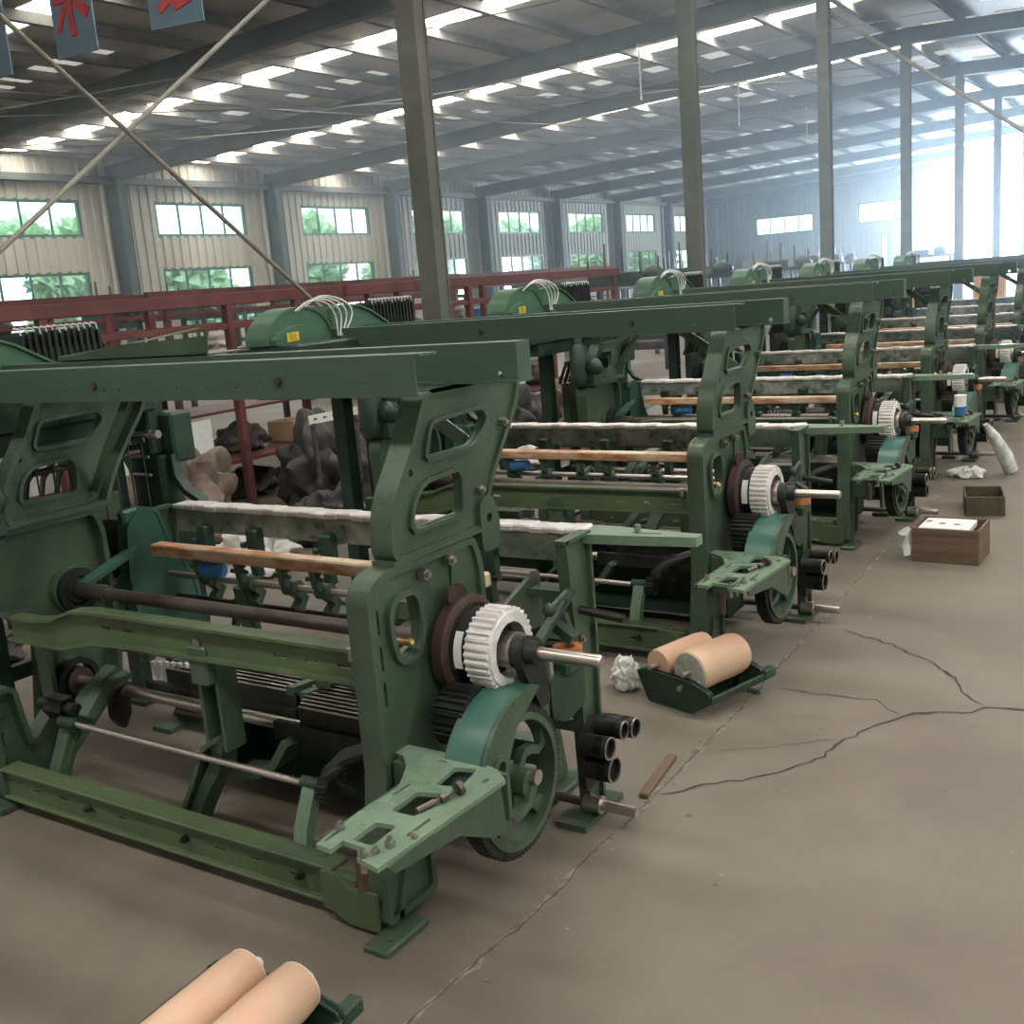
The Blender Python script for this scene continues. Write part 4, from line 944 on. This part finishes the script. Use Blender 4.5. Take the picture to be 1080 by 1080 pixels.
crack('floor_joint', [(-1.56, 1.2), (-1.543, 1.73), (-1.513, 2.2), (-1.501, 2.97), (-1.50, 3.55), (-1.54, 5.0), (-1.57, 5.9)], .0025, 'crack', 6, .0020, .012)
crack('floor_crack', [(-1.50, 3.0), (-1.39, 3.12), (-1.25, 3.22), (-1.11, 3.41), (-1.048, 3.65), (-.99, 3.82), (-.915, 3.93), (-.78, 4.03), (-.66, 4.12), (-.54, 4.15), (.3, 4.3), (1.6, 4.8)], .0085, 'crack', 2, .0016, .035)
crack('floor_crack', [(-1.447, 4.03), (-1.25, 4.03), (-1.06, 4.02), (-.915, 3.93)], .005, 'crack', 3, .0018, .03)
crack('floor_crack', [(-1.43, 4.83), (-1.25, 4.76), (-1.055, 4.63), (-.94, 4.52), (-.833, 4.38), (-.74, 4.22), (-.66, 4.13)], .007, 'crack', 4, .0019, .03)
crack('floor_crack', [(-1.44, 3.38), (-1.30, 3.46), (-1.15, 3.60), (-1.05, 3.66)], .0018, 'crack', 5, .0021, .02)
crack('floor_crack', [(-1.62, 9.9), (-1.45, 9.8), (-.4, 9.9), (1.5, 10.3)], .008, 'crack', 8, .0016, .03)
rp = random.Random(11)
m = MB()
for i in range(60):
    x = rp.uniform(-1.5, .3); y = rp.uniform(1.4, 5.9)
    m.ico((x, y, 0), rp.uniform(.003, .010), 1, (1.5, 1, .35), .6, i)
for i in range(50):
    y = rp.uniform(1.3, 4.2); m.ico((-1.51+rp.gauss(0, .02), y, 0), rp.uniform(.002, .008), 1, (1.3, 1, .4), .6, i)
add(m, 'floor_grit', 'joint', 'specks of grit scattered over the aisle floor', 'grit', kind='stuff')

# ------------------------------------------------------------------ red steel racks and what lies on them, left of the row
def red_rack(x0, x1, y0, y1, ztop, zs, label, posts):
    t = thing('steel_rack', label, 'rack', ((x0+x1)/2, (y0+y1)/2, 0), 0)
    Ot = ((x0+x1)/2, (y0+y1)/2, 0)
    for y in posts:
        for x in (x0, x1):
            m_ = MB(); m_.box(x-.035, x+.035, y-.035, y+.035, 0, ztop-.1, .004); m_.build('post', M['red_steel'], t, Ot)
    for x in (x0, x1):
        m_ = MB(); m_.box(x-.03, x+.03, y0-.05, y1+.05, ztop-.1, ztop, .004); m_.build('top_rail', M['red_steel'], t, Ot)
        m_ = MB(); m_.box(x-.02, x+.02, y0, y1, ztop-.30, ztop-.25, .003); m_.build('middle_rail', M['red_steel'], t, Ot)
    for z in zs:
        m_ = MB(); m_.box(x0+.02, x1-.02, y0, y1, z-.03, z); m_.build('shelf', M['red_steel'], t, Ot)
    return t
RK = [(-8.0, -7.0, 2.7, 7.78), (-8.0, -7.0, 8.0, 13.6)]
rl = ['long red steel rack at the far left of the photo, behind the nearest loom', 'red steel rack running on past the big pillar, behind the loom row']
rp_ = [(2.95, 4.7, 6.45), (8.3, 10.0, 11.75, 13.5)]
for (x0, x1, y0, y1), lb, pp in zip(RK, rl, rp_): red_rack(x0, x1, y0, y1, 1.83, (.42, 1.12), lb, pp)
red_rack(-11.0, -10.0, 3.0, 7.7, 1.95, (.5, 1.2), 'red steel rack in the second line, behind the far left rack', (3.1, 5.3, 7.5))
red_rack(-11.0, -10.0, 8.1, 14.0, 1.95, (.5, 1.2), 'red steel rack in the second line, seen right of the nearest pillar', (8.3, 11, 13.8))
red_rack(-13.5, -12.5, 14.0, 24.0, 2.0, (.6, 1.3), 'farthest red steel rack, near the second pillar', (14.2, 17.4, 20.6, 23.8))
rc = random.Random(21)
def item(kind, x, y, z, k_, grp_sfx):
    s_ = rc.uniform(.7, .98); rot = rc.uniform(-.4, .4)
    m_ = MB()
    if kind == 'sack':
        m_.ico((0, 0, .13*s_), .24*s_, 4, (.8, 1.0, .62), .45, k_, 1.8); mt = rc.choice(['sack', 'sack', 'cloth_white']); nm, cat = 'sack', 'sack'
        lab = {'sack': 'bulging brown sack lying ', 'cloth_white': 'bulging white sack lying '}[mt]
    elif kind == 'carton':
        m_.box(-.2*s_, .2*s_, -.24*s_, .24*s_, 0, .26*s_, .006); nm, mt, cat = 'carton', 'carton', 'box'; lab = 'closed brown carton standing '
    elif kind == 'bin':
        w_, l_, h_ = .18*s_, .26*s_, .17
        m_.box(-w_, w_, -l_, l_, 0, .01); m_.box(-w_, w_, -l_, -l_+.01, 0, h_); m_.box(-w_, w_, l_-.01, l_, 0, h_); m_.box(-w_, -w_+.01, -l_, l_, 0, h_); m_.box(w_-.01, w_, -l_, l_, 0, h_)
        m_.box(-w_-.01, w_+.01, -l_-.01, -l_, h_-.02, h_); m_.box(w_, w_+.012, -l_, l_, h_-.025, h_)
        nm, mt, cat = 'plastic_bin', 'blue', 'bin'; lab = 'blue plastic bin standing '
    elif kind == 'bundle':
        m_.ico((0, 0, .10*s_), .19*s_, 4, (1.1, 1.15, .6), .7, k_+9, 2.6); nm, mt, cat = 'plastic_bundle', 'cloth_white', 'bundle'; lab = 'crumpled white bundle lying '
    elif kind == 'tarp':
        m_.ico((0, 0, .12*s_), .27*s_, 4, (1.0, .95, .55), .55, k_+3, 1.9); mt = rc.choice(['cloth_dark', 'sack']); nm, cat = 'tarp_heap', 'tarp'; lab = {'sack': 'crumpled brown tarp heap ', 'cloth_dark': 'crumpled dark tarp heap '}[mt]
    elif kind == 'wheel':
        m_.prism(gearpoly(0, .20*s_, .2*s_, 30, .012), 'x', -.03, .03, [circ(0, .20*s_, .15*s_, 20)]); m_.cyl((-.05, 0, .2*s_), (.05, 0, .2*s_), .04, seg=12)
        m_.box(-.015, .015, -.012, .012, .045*s_, .355*s_); m_.box(-.012, .012, -.155*s_, .155*s_, .2*s_-.012, .2*s_+.012)
        nm, mt, cat = 'gear_casting', 'scrap', 'gear'; lab = 'loose dark gear wheel standing '
    elif kind == 'bracket':
        m_.prism(fillet([(-.25, 0), (.25, 0), (.22, .10), (.05, .14), (.0, .38), (-.12, .40), (-.14, .14), (-.25, .10)], .03, 3), 'x', -.05, .0, [circ(-.06, .27, .05, 14)]); m_.cyl((-.1, -.06, .27), (.06, -.06, .27), .035, seg=12); m_.box(-.10, .08, -.22, .22, 0, .03)
        mt = rc.choice(['scrap', 'paint_dark', 'paint']); nm, cat = 'bracket_casting', 'metal part'; lab = {'scrap': 'loose rusty bracket casting ', 'paint_dark': 'loose dark green bracket casting ', 'paint': 'loose green bracket casting '}[mt]
    elif kind == 'rods':
        for q in range(7): m_.cyl((rc.uniform(-.08, .08), -.2, .02+.012*q), (rc.uniform(-.08, .08), .2, .02+.014*q), .012, seg=8)
        nm, mt, cat = 'rod_bundle', 'steel_dark', 'rods'; lab = 'loose bundle of steel rods '
    elif kind == 'board':
        m_.box(-.012, .012, -.24*s_, .24*s_, 0, .42, .002); nm, mt, cat = 'white_board', 'label_white', 'board'; lab = 'upright white board '
    if kind in ('sack', 'bundle', 'tarp'): m_.settle()
    o = tag(m_.build(nm, M[mt]), lab+grp_sfx, cat, lab+grp_sfx)
    o.location = (x, y, z); o.rotation_euler = (0, 0, rot); return o
kk = 0
for ri, (x0, x1, y0, y1) in enumerate(RK):
    where = ['on the far left rack', 'on the rack past the pillar'][ri]
    for z, lv in ((0, 'floor under'), (.42, 'low shelf'), (1.12, 'high shelf')):
        n_ = int((y1-y0)/.62)
        for i in range(n_):
            y = y0+.3+(y1-y0-.6)*i/(n_-1); kk += 1
            kinds = {0: ['tarp', 'sack', 'carton', 'bundle'], .42: ['sack', 'tarp', 'bracket', 'carton', 'rods', 'board', 'board'], 1.12: ['bin', 'bundle', 'carton', 'wheel', 'bracket', 'rods', 'sack']}[z]
            item(rc.choice(kinds), x1-.48+rc.uniform(-.04, .04), y, z+.001, kk, {0: 'on the floor under', .42: 'on the low shelf of', 1.12: 'on the high shelf of'}[z]+where[2:].replace('the rack', 'the rack'))
for i in range(17):   # loose things on the floor between the loom row and the racks
    y = 2.9+.62*i; x = -5.30+rc.uniform(-.1, .1); kk += 1
    if 4.3 < y < 7.6 or 7.7 < y < 8.1 or 8.9 < y < 11: continue
    item(['tarp', 'bracket', 'wheel', 'sack', 'carton', 'bracket'][i % 6], x, y, 0, kk, 'on the floor before the red racks')
for i in range(14):
    y = 2.8+.76*i; kk += 1
    if abs(y-8.12) < .55 or 4.3 < y < 7.6 or 8.9 < y < 11: continue
    item(['carton', 'bin', 'sack', 'bracket', 'bundle'][i % 5], -6.25+rc.uniform(-.08, .05), y, 0, kk, 'on the floor against the red racks')
def big_tarp(x, y, z, r, sq, mt, lab, sd):
    m_ = MB(); m_.ico((0, 0, r*sq[2]*.45), r, 5, sq, .5, sd, 2.6); m_.bump(.03, 11, sd); m_.settle()
    o = tag(m_.build('tarp_heap', M[mt]), lab, 'tarp'); o.location = (x, y, z); return o
big_tarp(-6.32, 4.1, 0, .44, (.85, 1.0, .85), 'cloth_dark', 'big dark tarp heap left of the nearest loom, before the far left rack', 3)
big_tarp(-6.34, 5.12, 0, .46, (.8, .95, 1.15), 'sack', 'tall brown tarp heap just left of the red post', 8)
big_tarp(-6.34, 6.75, 0, .44, (.8, .9, 1.15), 'cloth_dark', 'tall dark tarp heap between the red post and the nearest pillar', 13)
big_tarp(-5.28, 4.80, 0, .27, (1, 1.0, .7), 'cloth_white', 'low white cloth heap behind the nearest loom', 21)
big_tarp(-5.38, 5.66, 0, .27, (.9, 1.0, .9), 'cloth_dark', 'dark cloth heap standing right behind the second loom', 34)
big_tarp(-5.30, 6.78, 0, .31, (.9, 1.0, 1.2), 'sack', 'upright brown sack heap behind the second loom', 55)
big_tarp(-6.30, 9.45, 0, .42, (.85, 1.0, 1.1), 'cloth_dark', 'tall dark tarp heap right of the nearest pillar', 60)
big_tarp(-5.28, 9.5, 0, .32, (.9, 1.0, 1.1), 'sack', 'brown tarp heap behind the fourth loom', 66)
big_tarp(-6.30, 10.75, 0, .40, (.85, 1.0, 1.1), 'sack', 'tall brown tarp heap farther right of the nearest pillar', 70)
for i, (y, w_, h_) in enumerate(((4.98, .17, .40), (5.34, .13, .44), (5.68, .15, .42), (6.05, .14, .38))):
    m_ = MB(); m_.box(-.008, .008, -w_, w_, 0, h_, .002); o = tag(m_.build('white_board', M['label_white']), ['pale board standing on the low shelf, nearest the left side frame of the first loom', 'narrow pale board on the low shelf, second in a row of four', 'pale board on the low shelf, third in a row of four', 'pale board on the low shelf just left of the red post'][i], 'board', 'pale boards in a row on the low shelf')
    o.location = (-7.09, y, .421); o.rotation_euler = (0, 0, .05)
# iron vice stand and upright slotted rail among the heaps
t = thing('slotted_rail', 'pale slotted steel rail leaning among the heaps behind the nearest loom', 'rail', (-5.80, 6.30, .0))
m_ = MB(); m_.prism([(-.28, 0), (.28, 0), (.28, .07), (-.28, .07)], 'x', -.006, .006, [slot(-.21+.105*i, .035, .05, .018) for i in range(5)])
for v in m_.bm.verts: v.co.z += .78
m_.build('slotted_bar', M['label_white'], t)
for u in (-.24, .24):
    m_ = MB(); m_.box(-.01, .01, u-.02, u+.02, 0, .785); m_.build('upright', M['scrap'], t)
for i in range(14):
    kk += 1; item(['bundle', 'carton', 'wheel', 'board', 'sack', 'bin'][i % 6], -10.4, 6+.85*i, 1.2, kk, 'on the second line of racks')
# half-built machines standing behind the racks
def bare_frame(loc, rz, label, h=1.9):
    t = thing('machine_frame', label, 'machine', loc, rz, 'half-built machine frames standing far back in the hall')
    m_ = MB()
    for x in (-.9, .9):
        for y in (-.45, .45): m_.box(x-.04, x+.04, y-.04, y+.04, 0, h-.3, .004)
    m_.box(-.94, .94, -.49, -.41, .55, .63); m_.box(-.94, .94, .41, .49, .55, .63); m_.box(-.94, .94, -.49, -.41, h-.38, h-.3); m_.box(-.94, .94, .41, .49, h-.38, h-.3)
    m_.build('frame', M['paint_dark'], t)
    m_ = MB(); m_.box(-.7, .2, -.35, .35, h-.3, h-.12, .01); m_.ico((.5, 0, h-.2), .22, 2, (1, 1, .8), .1); m_.build('gear_box', M['paint_dark'], t)
    for i in range(5):
        m_ = MB(); x = -.75+.36*i; m_.cyl((x, -.2, h-.3), (x, -.2, h+.12+.1*((i*3) % 4)), .02, seg=6); m_.build('upright_rod', M['steel_dark'], t)
    m_ = MB(); m_.cyl((-.9, 0, .9), (.9, 0, .9), .05, seg=12); m_.cyl((-.9, -.3, .45), (.9, -.3, .45), .1, seg=14); m_.build('roller_pair', M['steel_dark'], t)
    return t
proto = bare_frame((-13.2, 30, 0), .1, 'half-built dark green machine frame far back in the hall')
for (x, y, r) in [(-10.8, 33, .0), (-14.5, 35, .1), (-11.6, 38, 0), (-8.6, 40, .05), (-15.5, 27, 0), (-9.5, 28, 0), (-12.5, 43, 0), (-17, 38, 0), (-19, 31, .1), (-15.3, 20, 0), (-15.5, 12, 0), (-15.3, 9.2, .05), (-18.5, 16, 0), (-18.5, 24, 0), (-19.5, 11, 0), (-9.3, 22, 0), (-9.2, 18.4, 0), (-21.5, 20, 0)]:
    c = copy_tree(proto); c.location = (x, y, 0); c.rotation_euler = (0, 0, r)
# long white covered benches and boards far back
for (x, y, lx, ly, z, lab) in [(-18.7, 40, 3.6, 1.2, 1.55, 'long bench under a white sheet, right of the window row'), (-13.6, 41, 3.5, 1.2, 1.7, 'long bench under a white sheet, between the second and third pillars')]:
    t = thing('covered_bench', lab, 'bench', (x, y, 0))
    m_ = MB(); m_.box(-lx/2, lx/2, -ly/2, ly/2, z-.35, z+.25, .05); m_.bump(.06, 1.1, 2); m_.build('white_sheet', M['cloth_white'], t)
    for sx in (-1, 1):
        for sy in (-1, 1):
            m_ = MB(); m_.box(sx*(lx/2-.2)-.05, sx*(lx/2-.2)+.05, sy*(ly/2-.2)-.05, sy*(ly/2-.2)+.05, 0, z-.3); m_.build('leg', M['red_steel'], t)
for (x, w_, z, lab) in [(-4.62, .78, 1.25, 'tan board leaning at the end of the loom row, left of two'), (-3.35, .55, 1.25, 'tan board leaning at the end of the loom row, right of two')]:
    t = thing('tan_board', lab, 'board', (x, 20.6, 0), 0)
    m_ = MB(); m_.box(-w_/2+.03, w_/2-.03, -.01, .01, .03, z-.03); m_.build('sheet', M['panel_tan'], t)
    m_ = MB(); m_.box(-w_/2, w_/2, -.015, .015, z-.03, z); m_.box(-w_/2, w_/2, -.015, .015, 0, .03); m_.box(-w_/2, -w_/2+.03, -.015, .015, .03, z-.03); m_.box(w_/2-.03, w_/2, -.015, .015, .03, z-.03); m_.build('edge_frame', M['foam'], t)
m = MB(); m.box(-3.98, -3.68, 20.0, 20.3, 0, .6, .01); add(m, 'stool_box', 'carton', 'brown box at the end of the loom row under a white bundle', 'box')
m = MB(); m.ico((-3.83, 20.15, .72), .2, 3, (1.1, 1, .7), .4, 3)
for v in m.bm.verts: v.co.z = max(v.co.z, .603)
add(m, 'cloth_bundle', 'cloth_white', 'white bundle on a box at the end of the loom row', 'bundle')

# ------------------------------------------------------------------ trees outside the left windows
rt = random.Random(5)
for i in range(11):
    y = 12+5.6*i; x = -33+rt.uniform(-1, 1)
    t = thing('tree', 'leafy green tree outside the left windows', 'tree', (x, y, -.21), 0, 'trees outside the left windows')
    m_ = MB(); m_.tube([(0, 0, 0), (.1, .1, 1.5), (0, 0, 3)], [.2, .15, .1], 8); m_.build('trunk', M['bark'], t)
    m_ = MB()
    for k in range(6): m_.ico((rt.uniform(-.6, .6), rt.uniform(-1.1, 1.1), rt.uniform(1.6, 4.6)), rt.uniform(.8, 1.3), 4, (1, 1, .9), .7, i*5+k, 6)
    m_.build('crown', M['leaf'], t)

# scatter volume added to imitate lens glare spreading from the bright far doorway
vm = bpy.data.materials.new('glare_haze'); vm.use_nodes = True
nt = vm.node_tree; N, L = nt.nodes, nt.links
for n in list(N):
    if n.type != 'OUTPUT_MATERIAL': N.remove(n)
vo = [n for n in N if n.type == 'OUTPUT_MATERIAL'][0]
sc_ = N.new('ShaderNodeVolumeScatter'); sc_.inputs['Color'].default_value = (.72, .86, 1, 1); sc_.inputs['Density'].default_value = .0105; sc_.inputs['Anisotropy'].default_value = .82
L.new(sc_.outputs[0], vo.inputs['Volume'])
m = MB(); m.box(XW+.01, XE-.01, 7.88, YE-.02, -.15, 6.9)
o = m.build('haze', vm); o['kind'] = 'stuff'; o['label'] = 'bluish haze imitating lens glare in the far end of the hall'

# ------------------------------------------------------------------ camera, light, world
def make_camera():
    f_, pitch, roll, yaw = 1132.854, .207052, -.0809285, .58703
    F = Vector((-math.sin(yaw)*math.cos(pitch), math.cos(yaw)*math.cos(pitch), -math.sin(pitch)))
    R0 = Vector((math.cos(yaw), math.sin(yaw), 0)); U0 = R0.cross(F)
    R = R0*math.cos(roll)+U0*math.sin(roll); U = -R0*math.sin(roll)+U0*math.cos(roll)
    cd = bpy.data.cameras.new('camera'); co = bpy.data.objects.new('camera', cd); COL.objects.link(co)
    cd.sensor_fit = 'HORIZONTAL'; cd.sensor_width = 36; cd.lens = 36*f_/1080
    cd.clip_start = .05; cd.clip_end = 400
    m_ = Matrix((R, U, -F)).transposed().to_4x4(); m_.translation = (0, 0, 1.7)
    co.matrix_world = m_
    scn.camera = co
make_camera()
w = bpy.data.worlds.new('world'); scn.world = w; w.use_nodes = True
bg = w.node_tree.nodes['Background']; bg.inputs[0].default_value = (.80, .93, 1.0, 1); bg.inputs[1].default_value = 3.6
def area(name, loc, rot, sx, sy, power, col=(1, 1, 1)):
    l = bpy.data.lights.new(name, 'AREA'); l.shape = 'RECTANGLE'; l.size = sx; l.size_y = sy; l.energy = power; l.color = col
    o = bpy.data.objects.new(name, l); COL.objects.link(o); o.location = loc; o.rotation_euler = rot; return o
# daylight entering by the far doorway (faces -Y) and by the window rows
area('doorway_daylight', (-9.1, YE+.3, 2.45), (-PI/2, 0, 0), 5.3, 4.8, 10000, (.66, .83, 1))
scn.view_settings.view_transform = 'Standard'; scn.view_settings.look = 'None'
scn.view_settings.exposure = 0.10; scn.view_settings.gamma = 1.0; scn.view_settings.use_curve_mapping = False
scn.cycles.use_denoising = True
scn.cycles.max_bounces = 6; scn.cycles.diffuse_bounces = 3; scn.cycles.glossy_bounces = 3; scn.cycles.transparent_max_bounces = 8
scn.cycles.volume_bounces = 0
scn.cycles.sample_clamp_indirect = 6
scn.cycles.caustics_reflective = False; scn.cycles.caustics_refractive = False
